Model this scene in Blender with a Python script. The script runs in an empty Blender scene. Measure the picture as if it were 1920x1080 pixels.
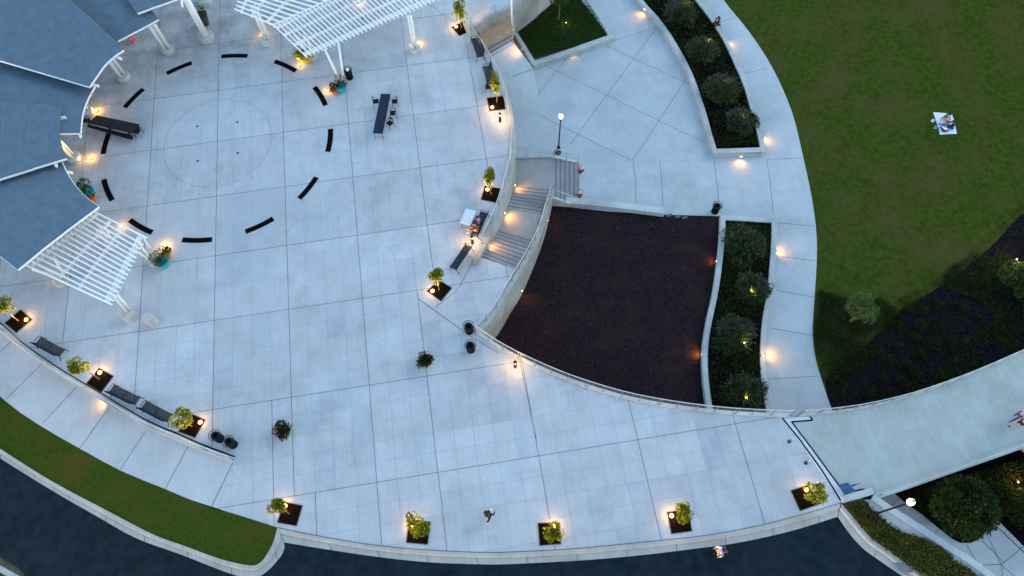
import bpy, math, random
import numpy as np
from mathutils import Vector, Matrix, noise as mnoise
random.seed(7)
D = bpy.data
SC = bpy.context.scene
COL = SC.collection
# ------------------------------------------------------------------ camera
S = 1.22
F = 1362.1
_r = np.array([-0.443899771, -0.0233124728, -0.158988214]); _t = np.array([-13.379691, -5.97366766, 42.8264718])
_th = np.linalg.norm(_r); _k = _r/_th
_K = np.array([[0, -_k[2], _k[1]], [_k[2], 0, -_k[0]], [-_k[1], _k[0], 0]])
RM = np.eye(3)+math.sin(_th)*_K+(1-math.cos(_th))*_K@_K
_C = -RM.T@_t
CW = np.array([_C[0]*S, -_C[1]*S, -_C[2]*S])
M3 = np.diag([1., -1., -1.])
def ray(px, py): return M3@(RM.T@np.array([(px-960)/F, (py-540)/F, 1.]))
def U(px, py, z=0.):
    d = ray(px, py); p = CW+(z-CW[2])/d[2]*d
    return Vector((p[0], p[1], z))
cam = D.cameras.new('camera'); cam_o = D.objects.new('camera', cam); COL.objects.link(cam_o)
_B = M3@RM.T
cam_o.matrix_world = Matrix(((_B[0, 0], -_B[0, 1], -_B[0, 2], CW[0]), (_B[1, 0], -_B[1, 1], -_B[1, 2], CW[1]), (_B[2, 0], -_B[2, 1], -_B[2, 2], CW[2]), (0, 0, 0, 1)))
cam.sensor_width = 36; cam.lens = F/1920*36; cam.clip_end = 3000; cam.clip_start = .5
SC.camera = cam_o
# ------------------------------------------------------------------ light
w = D.worlds.new('World'); SC.world = w; w.use_nodes = True
nt = w.node_tree; bg = nt.nodes['Background']
sky = nt.nodes.new('ShaderNodeTexSky'); sky.sky_type = 'NISHITA'; sky.sun_disc = False
SUN_EL, SUN_AZ = 2.0, 250.0
sky.sun_elevation = math.radians(SUN_EL); sky.sun_rotation = math.radians(SUN_AZ); sky.ozone_density = 2.05; sky.air_density = 1.0; sky.dust_density = 0.6
nt.links.new(sky.outputs[0], bg.inputs[0]); bg.inputs[1].default_value = 0.12
sl = D.lights.new('sun', 'SUN'); sl.energy = 0.06; sl.angle = math.radians(30); sl.color = (1, .93, .86)
so = D.objects.new('sun', sl); COL.objects.link(so)
so.rotation_euler = (math.radians(55), 0, math.radians(-SUN_AZ))
SC.view_settings.view_transform = 'Standard'; SC.view_settings.look = 'None'; SC.view_settings.gamma = 1
SC.view_settings.exposure = 4.03
SC.cycles.max_bounces = 5; SC.cycles.diffuse_bounces = 3; SC.cycles.sample_clamp_indirect = 4
EXPG = 2**SC.view_settings.exposure
# ------------------------------------------------------------------ helpers
Z0, ZL = 0.0, -3.6
def px(s, z=0.):
    out = []
    for a in s.split(';'):
        v = [float(q) for q in a.split()]
        out.append(U(v[0], v[1], v[2] if len(v) > 2 else z))
    return out
def sm(P, n=4, closed=False):
    P = [Vector(p) for p in P]; out = []
    N = len(P); rng = range(N if closed else N-1)
    for i in rng:
        if closed: p0, p1, p2, p3 = P[i-1], P[i], P[(i+1) % N], P[(i+2) % N]
        else: p0, p1, p2, p3 = P[max(i-1, 0)], P[i], P[i+1], P[min(i+2, N-1)]
        for k in range(n):
            t = k/n
            out.append(.5*((2*p1)+(-p0+p2)*t+(2*p0-5*p1+4*p2-p3)*t*t+(-p0+3*p1-3*p2+p3)*t**3))
    if not closed: out.append(P[-1])
    return out
class MB:
    def __init__(s): s.v = []; s.f = []; s.m = []
    def add(s, vs, fs, m=0):
        b = len(s.v); s.v += [tuple(q) for q in vs]
        for f in fs: s.f.append([b+i for i in f]); s.m.append(m)
    def box(s, c, d, rot=0, m=0, mat=None):
        vs = [Vector((x*d[0]/2, y*d[1]/2, z*d[2]/2)) for x in (-1, 1) for y in (-1, 1) for z in (-1, 1)]
        R = Matrix.Rotation(rot, 3, 'Z') if mat is None else mat
        vs = [R@q+Vector(c) for q in vs]
        s.add(vs, [(0, 1, 3, 2), (4, 6, 7, 5), (0, 4, 5, 1), (2, 3, 7, 6), (0, 2, 6, 4), (1, 5, 7, 3)], m)
    def beam(s, a, b, w_, h, m=0):
        a, b = Vector(a), Vector(b); d = (b-a); L = d.length
        if L < 1e-6: return
        d.normalize(); up = Vector((0, 0, 1))
        if abs(d.z) > .98: up = Vector((0, 1, 0))
        sx = d.cross(up).normalized(); uz = sx.cross(d).normalized()
        R = Matrix((sx, d, uz)).transposed()
        s.box((a+b)/2, (w_, L, h), m=m, mat=R)
    def tube(s, pts, r, n=8, m=0, cap=True):
        pts = [Vector(p) for p in pts]; rs = r if isinstance(r, (list, tuple)) else [r]*len(pts)
        vs = []; fs = []
        for i, p in enumerate(pts):
            d = (pts[min(i+1, len(pts)-1)]-pts[max(i-1, 0)]).normalized()
            up = Vector((0, 0, 1)) if abs(d.z) < .95 else Vector((1, 0, 0))
            a = d.cross(up).normalized(); b = d.cross(a)
            for k in range(n):
                t = 2*math.pi*k/n; vs.append(p+rs[i]*(math.cos(t)*a+math.sin(t)*b))
        for i in range(len(pts)-1):
            for k in range(n): fs.append((i*n+k, i*n+(k+1) % n, (i+1)*n+(k+1) % n, (i+1)*n+k))
        if cap: fs.append(tuple(range(n))); fs.append(tuple((len(pts)-1)*n+k for k in range(n)))
        s.add(vs, fs, m)
    def lathe(s, c, prof, n=20, m=0, wob=0):
        vs = []; fs = []; c = Vector(c)
        for (r, z) in prof:
            for k in range(n):
                t = 2*math.pi*k/n; vs.append(c+Vector((r*math.cos(t), r*math.sin(t), z)))
        for i in range(len(prof)-1):
            for k in range(n): fs.append((i*n+k, i*n+(k+1) % n, (i+1)*n+(k+1) % n, (i+1)*n+k))
        fs.append(tuple(range(n-1, -1, -1))); fs.append(tuple((len(prof)-1)*n+k for k in range(n)))
        s.add(vs, fs, m)
    def ball(s, c, r, m=0, n=10, sq=(1, 1, 1)):
        c = Vector(c); vs = []; fs = []
        for i in range(n//2+1):
            ph = math.pi*i/(n//2)
            for k in range(n):
                t = 2*math.pi*k/n
                vs.append(c+Vector((r*sq[0]*math.sin(ph)*math.cos(t), r*sq[1]*math.sin(ph)*math.sin(t), r*sq[2]*math.cos(ph))))
        for i in range(n//2):
            for k in range(n): fs.append((i*n+k, i*n+(k+1) % n, (i+1)*n+(k+1) % n, (i+1)*n+k))
        s.add(vs, fs, m)
    def sheet(s, P, z=None, m=0):
        s.add([(p[0], p[1], p[2] if z is None else z) for p in P], [tuple(range(len(P)))], m)
    def prism(s, P, zb, m=0, mside=None):
        n = len(P); vs = [tuple(p) for p in P]+[(p[0], p[1], zb) for p in P]
        s.add(vs, [tuple(range(n))], m)
        s.add(vs, [(i, (i+1) % n, n+(i+1) % n, n+i) for i in range(n)], m if mside is None else mside)
    def strip(s, a, b, wd, dz=.004, m=1):
        a, b = Vector(a), Vector(b); d = (b-a); d.z = 0
        if d.length < 1e-4: return
        nn = Vector((-d.y, d.x, 0)).normalized()*wd/2; o = Vector((0, 0, dz))
        s.add([a-nn+o, b-nn+o, b+nn+o, a+nn+o], [(0, 1, 2, 3)], m)
    def line(s, P, wd, dz=.004, m=1):
        for a, b in zip(P[:-1], P[1:]): s.strip(a, b, wd, dz, m)
    def build(s, name, mats, parent=None, loc=None, smooth=False, fix=True):
        me = D.meshes.new(name); me.from_pydata(s.v, [], s.f)
        for m_ in (mats if isinstance(mats, (list, tuple)) else [mats]): me.materials.append(m_)
        me.polygons.foreach_set('material_index', s.m)
        if smooth: me.polygons.foreach_set('use_smooth', [True]*len(s.f))
        me.update()
        if fix:
            import bmesh
            bm = bmesh.new(); bm.from_mesh(me); bmesh.ops.recalc_face_normals(bm, faces=bm.faces); bm.to_mesh(me); bm.free()
        o = D.objects.new(name, me); COL.objects.link(o)
        if parent: o.parent = parent
        if loc is not None: o.location = loc
        return o
def tag(o, label, cat, group=None):
    o['label'] = label; o['category'] = cat
    if group: o['group'] = group
    return o
def struct(o, kind='structure'): o['kind'] = kind; return o
def empty(name, loc, rz=0, label=None, cat=None, group=None):
    o = D.objects.new(name, None); COL.objects.link(o); o.location = loc; o.rotation_euler = (0, 0, rz)
    o.empty_display_size = .2
    if label: tag(o, label, cat, group)
    return o
def dup(root, loc, rz=None, label=None, scale=None):
    def cp(o, par):
        c = o.copy(); COL.objects.link(c); c.parent = par
        for ch in o.children: cp(ch, c)
        return c
    r = cp(root, None); r.location = loc
    if rz is not None: r.rotation_euler = (0, 0, rz)
    if scale: r.scale = (scale,)*3
    if label: r['label'] = label
    return r
# ------------------------------------------------------------------ materials
MATS = {}
def mat(name, col, rough=.7, var=.0, scale=3., bump=0., bscale=30., col2=None, metal=0., spec=.3, detail=6, emis=None, estr=0, sub=None, thr=(.35, .65)):
    m = D.materials.new(name); m.use_nodes = True; t = m.node_tree; p = t.nodes['Principled BSDF']
    p.inputs['Base Color'].default_value = (*col, 1); p.inputs['Roughness'].default_value = rough
    p.inputs['Metallic'].default_value = metal; p.inputs['Specular IOR Level'].default_value = spec
    geo = t.nodes.new('ShaderNodeNewGeometry')
    if var or col2:
        n = t.nodes.new('ShaderNodeTexNoise'); n.inputs['Scale'].default_value = scale; n.inputs['Detail'].default_value = detail
        n.inputs['Roughness'].default_value = .65
        t.links.new(geo.outputs['Position'], n.inputs['Vector'])
        cr = t.nodes.new('ShaderNodeValToRGB'); t.links.new(n.outputs['Fac'], cr.inputs[0])
        c2 = col2 if col2 else tuple(min(1, c*(1+var)) for c in col)
        c1 = col if col2 else tuple(c*(1-var) for c in col)
        cr.color_ramp.elements[0].position = thr[0]; cr.color_ramp.elements[1].position = thr[1]
        cr.color_ramp.elements[0].color = (*c1, 1); cr.color_ramp.elements[1].color = (*c2, 1)
        out = cr.outputs[0]
        if sub:   # second coarse layer: (scale, colour, lo, hi, amount)
            n2 = t.nodes.new('ShaderNodeTexNoise'); n2.inputs['Scale'].default_value = sub[0]; n2.inputs['Detail'].default_value = 4
            t.links.new(geo.outputs['Position'], n2.inputs['Vector'])
            mr = t.nodes.new('ShaderNodeMapRange'); mr.inputs[1].default_value = sub[2]; mr.inputs[2].default_value = sub[3]; mr.inputs[4].default_value = sub[4]
            t.links.new(n2.outputs['Fac'], mr.inputs[0])
            mx = t.nodes.new('ShaderNodeMix'); mx.data_type = 'RGBA'
            t.links.new(mr.outputs[0], mx.inputs[0]); t.links.new(out, mx.inputs[6]); mx.inputs[7].default_value = (*sub[1], 1)
            out = mx.outputs[2]
        t.links.new(out, p.inputs['Base Color'])
    if bump:
        n = t.nodes.new('ShaderNodeTexNoise'); n.inputs['Scale'].default_value = bscale; n.inputs['Detail'].default_value = 4
        t.links.new(geo.outputs['Position'], n.inputs['Vector'])
        b = t.nodes.new('ShaderNodeBump'); b.inputs['Strength'].default_value = bump; b.inputs['Distance'].default_value = .05
        t.links.new(n.outputs['Fac'], b.inputs['Height']); t.links.new(b.outputs[0], p.inputs['Normal'])
    if emis: p.inputs['Emission Color'].default_value = (*emis, 1); p.inputs['Emission Strength'].default_value = estr
    MATS[name] = m; return m
def concrete(name, col, var=.05, stain=(.6, .55, .5), amt=.25, slab=None, drip=None):
    """cast concrete: cloudy tone, fine grit, broom streaks and soft brownish stains; slab=(cell, angle) tints each pour a little"""
    m = D.materials.new(name); m.use_nodes = True; t = m.node_tree; p = t.nodes['Principled BSDF']; N = t.nodes.new; L = t.links.new
    p.inputs['Roughness'].default_value = .8; p.inputs['Specular IOR Level'].default_value = .25
    g = N('ShaderNodeNewGeometry')
    def noi(sc, det=5, vec=None, r=.6):
        n = N('ShaderNodeTexNoise'); n.inputs['Scale'].default_value = sc; n.inputs['Detail'].default_value = det; n.inputs['Roughness'].default_value = r
        L(vec or g.outputs['Position'], n.inputs['Vector']); return n.outputs['Fac']
    def rng(f, a, b, lo, hi):
        r = N('ShaderNodeMapRange'); L(f, r.inputs[0])
        for i, v in zip((1, 2, 3, 4), (a, b, lo, hi)): r.inputs[i].default_value = v
        return r.outputs[0]
    def mul(a, b):
        q = N('ShaderNodeMath'); q.operation = 'MULTIPLY'; L(a, q.inputs[0]); L(b, q.inputs[1]); return q.outputs[0]
    mp = N('ShaderNodeMapping'); mp.inputs['Scale'].default_value = (7, .45, 1); L(g.outputs['Position'], mp.inputs[0])
    f = mul(rng(noi(.5, 6, None, .68), .32, .68, 1-var*1.7, 1+var*1.5), rng(noi(14, 6), .3, .7, 1-var*.7, 1+var*.7))
    f = mul(f, rng(noi(1.0, 5, mp.outputs[0]), .35, .65, 1-var*.6, 1+var*.6))
    if slab:
        mp2 = N('ShaderNodeMapping'); mp2.inputs['Scale'].default_value = (1/slab[0], 1/slab[0], 0); mp2.inputs['Location'].default_value = (.003, .003, 0); mp2.inputs['Rotation'].default_value = (0, 0, slab[1])
        L(g.outputs['Position'], mp2.inputs[0])
        fl = N('ShaderNodeVectorMath'); fl.operation = 'FLOOR'; L(mp2.outputs[0], fl.inputs[0])
        wn = N('ShaderNodeTexWhiteNoise'); wn.noise_dimensions = '3D'; L(fl.outputs[0], wn.inputs['Vector'])
        f = mul(f, rng(wn.outputs['Value'], 0, 1, .925, 1.05))
    vc = N('ShaderNodeVectorMath'); vc.operation = 'SCALE'; vc.inputs[0].default_value = col; L(f, vc.inputs['Scale'])
    mx = N('ShaderNodeMix'); mx.data_type = 'RGBA'; mx.blend_type = 'MULTIPLY'
    L(rng(noi(.22, 6, None, .72), .50, .72, 0, amt), mx.inputs[0]); L(vc.outputs[0], mx.inputs[6]); mx.inputs[7].default_value = (*stain, 1)
    if slab:   # single pours and a few replaced panels, one cell each
        mp3 = N('ShaderNodeMapping'); mp3.inputs['Scale'].default_value = (1/S, .5/S, 0); mp3.inputs['Location'].default_value = (.003, .003, 0); L(g.outputs['Position'], mp3.inputs[0])
        f3 = N('ShaderNodeVectorMath'); f3.operation = 'FLOOR'; L(mp3.outputs[0], f3.inputs[0]); w3 = N('ShaderNodeTexWhiteNoise'); L(f3.outputs[0], w3.inputs['Vector'])
        m3 = N('ShaderNodeMix'); m3.data_type = 'RGBA'; m3.blend_type = 'MULTIPLY'; L(rng(w3.outputs['Value'], .78, 1, 0, .36), m3.inputs[0]); L(mx.outputs[2], m3.inputs[6]); m3.inputs[7].default_value = (.72, .78, .86, 1); mx = m3
    if drip:   # dirty run-off stains: brown-grey blotches on the ring under the roof edges
        ds = N('ShaderNodeVectorMath'); ds.operation = 'DISTANCE'; L(g.outputs['Position'], ds.inputs[0]); ds.inputs[1].default_value = (drip[0], drip[1], 0)
        dt = N('ShaderNodeVectorMath'); dt.operation = 'DOT_PRODUCT'; L(g.outputs['Position'], dt.inputs[0]); dt.inputs[1].default_value = (-.62, .78, 0)
        k1 = mul(rng(ds.outputs['Value'], 5.0, 9.5, 0, 1), rng(dt.outputs['Value'], 3., 12., 0, 1)); k2 = mul(k1, rng(noi(.8, 6, None, .65), .38, .62, .25, .85))
        m4 = N('ShaderNodeMix'); m4.data_type = 'RGBA'; m4.blend_type = 'MULTIPLY'; L(k2, m4.inputs[0]); L(mx.outputs[2], m4.inputs[6]); m4.inputs[7].default_value = (.66, .59, .51, 1); mx = m4
    # small dark spots (gum, drips)
    vo = N('ShaderNodeTexVoronoi'); vo.inputs['Scale'].default_value = .7; L(g.outputs['Position'], vo.inputs['Vector'])
    mx2 = N('ShaderNodeMix'); mx2.data_type = 'RGBA'; mx2.blend_type = 'MULTIPLY'
    L(rng(vo.outputs['Distance'], .015, .05, .45, 0), mx2.inputs[0]); L(mx.outputs[2], mx2.inputs[6]); mx2.inputs[7].default_value = (.4, .42, .45, 1)
    L(mx2.outputs[2], p.inputs['Base Color'])
    b = N('ShaderNodeBump'); b.inputs['Strength'].default_value = .25; b.inputs['Distance'].default_value = .01
    L(noi(40, 4), b.inputs['Height']); L(b.outputs[0], p.inputs['Normal'])
    MATS[name] = m; return m
PAVE = concrete('plaza_concrete', (.415, .425, .435), .065, (.66, .66, .66), .55, slab=(4*S, 0), drip=(-4.866, 4.82))
PAVE2 = concrete('lower_concrete', (.40, .42, .425), .055, (.72, .70, .64), .5)
CURB = concrete('curb_concrete', (.375, .355, .32), .10, (.62, .55, .45), .5)
WALLC = concrete('wall_concrete', (.41, .41, .39), .09, (.45, .42, .38), .55)
DECK = concrete('deck_concrete', (.33, .355, .33), .08, (.7, .65, .55), .4)
STEP = concrete('stair_concrete', (.29, .275, .255), .08, (.5, .42, .35), .5)
SWALL = concrete('shaded_stained_wall_concrete', (.33, .32, .295), .13, (.42, .36, .29), .75)  # darker copy of wall concrete: stair walls' shade put into the colour, plus stains
JOINT = mat('joint_dark', (.075, .085, .095), .9)
JMIN = mat('joint_faint', (.30, .315, .33), .9)
BLACK = mat('black_strip', (.003, .0022, .0022), .9, .3, 8, spec=.05)
ASPH = mat('asphalt', (.0075, .0155, .022), .95, .35, 1.6, .5, 60, spec=.08, sub=(.35, (.018, .022, .032), .45, .75, .5))
MULCH = mat('mulch', spec=0, col=(.006, .0038, .005), rough=.9, scale=10, bump=.9, bscale=24, col2=(.042, .026, .029), detail=9, thr=(.34, .72), sub=(.55, (.034, .022, .016), .48, .72, .6))
SOIL = mat('soil', spec=0, col=(.006, .0045, .004), rough=.95, var=.5, scale=18, bump=.8, bscale=22)
LAWN = mat('lawn', spec=0, col=(.025, .047, .0062), rough=.9, scale=2.6, bump=.9, bscale=55, col2=(.062, .074, .012), detail=10, sub=(.30, (.082, .062, .022), .46, .74, .75))
LAWN2 = mat('verge_grass', spec=0, col=(.024, .052, .006), rough=.9, scale=5, bump=.8, bscale=60, col2=(.052, .066, .010), detail=9, sub=(.5, (.085, .060, .014), .45, .72, .75))
DGRASS = mat('dark_ground', spec=0, col=(.008, .014, .005), rough=.95, scale=9, bump=.8, bscale=30, col2=(.022, .03, .009), detail=8)
WHITE = mat('white_paint', (.78, .78, .77), .5, .04, 4)
WHITER = mat('white_rail', (.50, .52, .54), .4, .05, 6, metal=.4)
STEEL = mat('steel', (.36, .37, .38), .35, .1, 10, metal=.8)
BMET = mat('black_metal', (.006, .0065, .009), .5, .2, 8, spec=.25)
BPLAS = mat('black_plastic', (.006, .006, .008), .6, .2, 8, spec=.15)
BTAB = mat('blue_black_tabletop', (.005, .012, .028), .4, .3, 6, spec=.3)
BTAB2 = mat('charcoal_tabletop', (.014, .012, .015), .5, .3, 6, spec=.2)
SLAT = mat('bench_slats', (.007, .010, .016), .55, .15, 12, spec=.2)
def roofmat():
    m = D.materials.new('roof_shingles'); m.use_nodes = True; t = m.node_tree; p = t.nodes['Principled BSDF']
    uv = t.nodes.new('ShaderNodeUVMap'); br = t.nodes.new('ShaderNodeTexBrick')
    t.links.new(uv.outputs[0], br.inputs['Vector']); br.inputs['Scale'].default_value = 1
    br.inputs['Brick Width'].default_value = .60; br.inputs['Row Height'].default_value = .24; br.inputs['Mortar Size'].default_value = .008
    br.inputs['Color1'].default_value = (.092, .130, .172, 1); br.inputs['Color2'].default_value = (.100, .142, .186, 1); br.inputs['Mortar'].default_value = (.068, .102, .143, 1)
    n = t.nodes.new('ShaderNodeTexNoise'); n.inputs['Scale'].default_value = 1.5; n.inputs['Detail'].default_value = 8; t.links.new(uv.outputs[0], n.inputs['Vector'])
    mr = t.nodes.new('ShaderNodeMapRange'); mr.inputs[3].default_value = .8; mr.inputs[4].default_value = 1.2; t.links.new(n.outputs['Fac'], mr.inputs[0])
    vm = t.nodes.new('ShaderNodeVectorMath'); vm.operation = 'SCALE'; t.links.new(br.outputs['Color'], vm.inputs[0]); t.links.new(mr.outputs[0], vm.inputs['Scale'])
    t.links.new(vm.outputs[0], p.inputs['Base Color']); p.inputs['Roughness'].default_value = .8; p.inputs['Specular IOR Level'].default_value = .1
    b = t.nodes.new('ShaderNodeBump'); b.inputs['Strength'].default_value = .5; b.inputs['Distance'].default_value = .02; t.links.new(br.outputs['Fac'], b.inputs['Height']); b.invert = True
    t.links.new(b.outputs[0], p.inputs['Normal']); return m
ROOF = roofmat()
def leafmat(name, c1, c2, sc=3., rough=.6, trans=.25):
    m = D.materials.new(name); m.use_nodes = True; t = m.node_tree; p = t.nodes['Principled BSDF']
    g = t.nodes.new('ShaderNodeNewGeometry'); n = t.nodes.new('ShaderNodeTexNoise'); n.inputs['Scale'].default_value = sc; n.inputs['Detail'].default_value = 2
    t.links.new(g.outputs['Position'], n.inputs['Vector'])
    ad = t.nodes.new('ShaderNodeMath'); ad.operation = 'MULTIPLY_ADD'; ad.inputs[1].default_value = .55; t.links.new(g.outputs['Random Per Island'], ad.inputs[0])
    sb = t.nodes.new('ShaderNodeMath'); sb.operation = 'MULTIPLY_ADD'; sb.inputs[1].default_value = 1.2; sb.inputs[2].default_value = -.35; t.links.new(n.outputs['Fac'], sb.inputs[0]); t.links.new(sb.outputs[0], ad.inputs[2])
    cr = t.nodes.new('ShaderNodeValToRGB'); cr.color_ramp.elements[0].color = (*c1, 1); cr.color_ramp.elements[1].color = (*c2, 1)
    t.links.new(ad.outputs[0], cr.inputs[0]); t.links.new(cr.outputs[0], p.inputs['Base Color']); p.inputs['Roughness'].default_value = rough
    p.inputs['Specular IOR Level'].default_value = .06
    if trans:
        tr = t.nodes.new('ShaderNodeBsdfTranslucent'); mx = t.nodes.new('ShaderNodeMixShader'); mx.inputs[0].default_value = trans
        t.links.new(cr.outputs[0], tr.inputs[0]); t.links.new(p.outputs[0], mx.inputs[1]); t.links.new(tr.outputs[0], mx.inputs[2])
        t.links.new(mx.outputs[0], t.nodes['Material Output'].inputs[0])
    return m
L_SAP = leafmat('sapling_leaves', (.045, .075, .008), (.26, .27, .02), 5, trans=.4)
L_TREE = leafmat('tree_leaves', (.015, .035, .010), (.06, .11, .025), 1.5)
L_LIME = leafmat('lime_leaves', (.05, .09, .018), (.14, .19, .05), 2)
L_SHRUB = leafmat('shrub_leaves', (.010, .023, .007), (.085, .115, .045), 1.7)
L_LAV = leafmat('lavender_spikes', (.08, .08, .13), (.20, .19, .30), 3)
L_GC = leafmat('ground_cover_leaves', (.010, .016, .005), (.04, .052, .012), 1.2)
L_GC2 = leafmat('verge_cover_leaves', (.03, .034, .007), (.15, .14, .03), 1.0)
L_LAWNB = leafmat('grass_blades', (.018, .046, .007), (.06, .105, .018), 2.0)
L_POT = leafmat('pot_leaves', (.02, .035, .012), (.06, .09, .02), 8)
L_POTR = leafmat('bronze_leaves', (.05, .02, .012), (.10, .06, .02), 8)
L_PINK = mat('pink_petals', (.5, .12, .20), .6, .3, 10)
BARK = mat('bark', (.16, .12, .08), .9, .3, 12, .5, 40)
def emat(name, c, s): return mat(name, (.8, .8, .8), .4, emis=c, estr=s)
K = 1/EXPG
E_WARM = emat('warm_lens', (1, .52, .12), 8*K)
E_WARMH = emat('warm_glow_lens', (1, .55, .16), 7*K)
E_GLOBE = emat('lamp_globe_glow', (1, .78, .48), 4*K)
E_GLOBE2 = emat('lamp_globe_cool', (1, .90, .42), 3.2*K)
def light(kind, loc, e, parent, col=(1, .55, .2), r=.06, spot=None, dir=None, blend=.8, name='lamp_light'):
    l = D.lights.new(name, kind); l.energy = e*K*8; l.color = col; l.shadow_soft_size = r
    if spot: l.spot_size = math.radians(spot); l.spot_blend = blend
    o = D.objects.new(name, l); COL.objects.link(o); o.location = loc
    if parent: o.parent = parent
    if dir is not None: o.rotation_euler = Vector(dir).to_track_quat('-Z', 'Y').to_euler()
    return o
# ------------------------------------------------------------------ terrain and paving
def inside(P, x, y):
    c = False; n = len(P); j = n-1
    for i in range(n):
        if (P[i][1] > y) != (P[j][1] > y) and x < (P[j][0]-P[i][0])*(y-P[i][1])/(P[j][1]-P[i][1])+P[i][0]: c = not c
        j = i
    return c
def clip_line(P, a, b):
    """pieces of the segment a-b inside polygon P"""
    a, b = Vector(a[:2]), Vector(b[:2]); d = b-a; ts = [0., 1.]; n = len(P)
    for i in range(n):
        p, q = Vector(P[i][:2]), Vector(P[(i+1) % n][:2]); e = q-p; den = d.x*e.y-d.y*e.x
        if abs(den) < 1e-12: continue
        t = ((p.x-a.x)*e.y-(p.y-a.y)*e.x)/den; u = ((p.x-a.x)*d.y-(p.y-a.y)*d.x)/den
        if 0 < t < 1 and 0 <= u <= 1: ts.append(t)
    ts.sort(); out = []
    for t0, t1 in zip(ts[:-1], ts[1:]):
        if t1-t0 < 1e-5: continue
        m_ = a+d*(t0+t1)/2
        if inside(P, m_.x, m_.y): out.append((a+d*t0, a+d*t1))
    return out
g = MB(); g.sheet([(-900, -900, -4.6), (900, -900, -4.6), (900, 900, -4.6), (-900, 900, -4.6)])
struct(g.build('ground', DGRASS, fix=False))
# edges of the upper plaza, in order
e_wall = sm(px('868 -40;868 45;897 90;922 130;940 170;951 215;956 262;955 300;948 332;938 370;924 410;904 452;884 494'), 3)      # plaza side of the stair wall
e_front = sm(px('888 622;930 651;970 673;1010 692;1055 711;1100 727;1160 745;1220 758;1290 769;1365 777;1440 781;1480 782'), 2)
e_bridge = px('1578 942')
e_curb = sm(px('1578 942;1520 960;1430 984;1330 1003;1240 1013;1140 1023;1060 1030;960 1035;905 1036;800 1031;700 1022;592 1004;520 989'), 2)
# walkway at the left: wall line, outer edge
LW_in = sm(px('-60 560;0 603;40 640;112 690;188 735;275 787;333 811;375 830;441 855'), 2)
def lwz(x): return -1.1*max(0, min(1, (440-x)/440))**1.2
lw_o = [(-60, 690), (0, 743), (40, 775), (95, 810), (150, 841), (225, 882), (310, 917), (395, 952), (480, 976), (520, 989)]
LW_out = sm([U(x, y, lwz(x)) for x, y in lw_o], 2)
stair_edge = px('899 481;965.5 508')
# plaza polygon
outer = sm(px('967 505;948 540;925 580;888 622'), 3)
lwj = px('397 950')[0]
plaza = e_wall[:-1]+[stair_edge[0]]+outer+e_front[1:]+e_curb
plaza += [LW_out[-2]*1, lwj, LW_in[-1]]+LW_in[::-1][1:]+[Vector((-45, LW_in[0].y, 0)), Vector((-45, 45, 0)), Vector((e_wall[0].x, 45, 0))]
for p in plaza: p.z = 0.
mb = MB(); mb.prism(plaza, -4.5)
xs = {k: (k in (-16, -12, -8, -4, 0, 4, 8, 12, 17, 22)) for k in range(-34, 26)}
def gline(a, b, wd, m):
    for (p, q) in clip_line(plaza, a, b): mb.strip((p.x, p.y, 0), (q.x, q.y, 0), wd, .004 if m == 2 else .008, m)
random.seed(3)
for i in range(-34, 27):
    for (j0, j1, maj) in ((-36, 8, (-32, -28, -24, -20, -16, -12, -8, -4, 0, 4, 8, 12, 16)), (8, 13, (-8, -4, 0, 4, 7, 12, 17)), (13, 18, (-4, -1, 0, 4, 7, 12, 17, 22)), (18, 30, (-1, 1, 4, 7, 12, 17, 22))):
        M_ = i in maj
        if not M_ and j1 <= 8 and i < 3 and random.random() < .25: continue
        gline((i*S, -j0*S), (i*S, -j1*S), .024 if M_ else .018, 1 if M_ else 2)
for j in range(-36, 27):
    M_ = j in (-32, -28, -24, -20, -16, -12, -8, -4, 0, 4, 8, 13, 18)
    if M_: gline((-40, -j*S), (45, -j*S), .024, 1)
    else:
        gline((4*S, -j*S), (45, -j*S), .02, 2)
        if j > 8: gline((-10, -j*S), (4*S, -j*S), .02, 2)
        elif j % 2 == 0: gline((-40, -j*S), (4*S, -j*S), .016, 2)
RC = Vector((-4.866, 4.82, 0)); RR = 8.375
cp = [RC+Vector((3.98*math.cos(t*math.pi/36), 3.98*math.sin(t*math.pi/36), 0)) for t in range(73)]
mb.line(cp, .013, .010, 1)
mb.line(px('784 560;880 629;934 662'), .035, .010, 1); mb.line(px('815 577;857 545;884 496'), .03, .010, 1)
mb.line(px('397 950;441 858'), .03, .010, 1); mb.line(px('786 -5;866 52'), .02, .010, 1)
mb.line(px('974 673;1006 826'), .025, .010, 1)
struct(mb.build('plaza', [PAVE, JOINT, JMIN]))
# black drain arcs set in a ring and the floor jets
a0 = MB(); rr_ = []
for k in range(9):
    t = math.radians(-7.1+14.2*k/8); rr_.append((math.cos(t), math.sin(t)))
vs = [(RR*0+(RR-.19)*c-RR, (RR-.19)*s_, h) for c, s_ in rr_ for h in (.002, .02)]+[((RR+.19)*c-RR, (RR+.19)*s_, h) for c, s_ in rr_ for h in (.002, .02)]
fs = []
for k in range(8):
    a, b = 2*k, 18+2*k
    fs += [(a+1, a+3, b+3, b+1), (a, a+1, a+3, a+2), (b, b+2, b+3, b+1)]
fs += [(0, 1, 19, 18), (16, 34, 35, 17)]
a0.add(vs, fs)
arc = a0.build('drain_grate', BLACK)
names = {112: 'below the roof columns, left of the topmost strip', 82: 'topmost of the ring, above the etched circle', 52: 'beside the yellow flower pots', 22: 'below left of the orange pot and turquoise pot', 352: 'rightmost of the ring, upright', 322: 'lower right of the etched circle, leaning', 292: 'bottom right of the ring', 262: 'lowest of the ring, nearly level', 232: 'next to the slatted lower pergola', 202: 'beside the orange pot under the roof edge', 173: 'leftmost, running out from under the bench', 142: 'just above the long charcoal table'}
first = True
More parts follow.
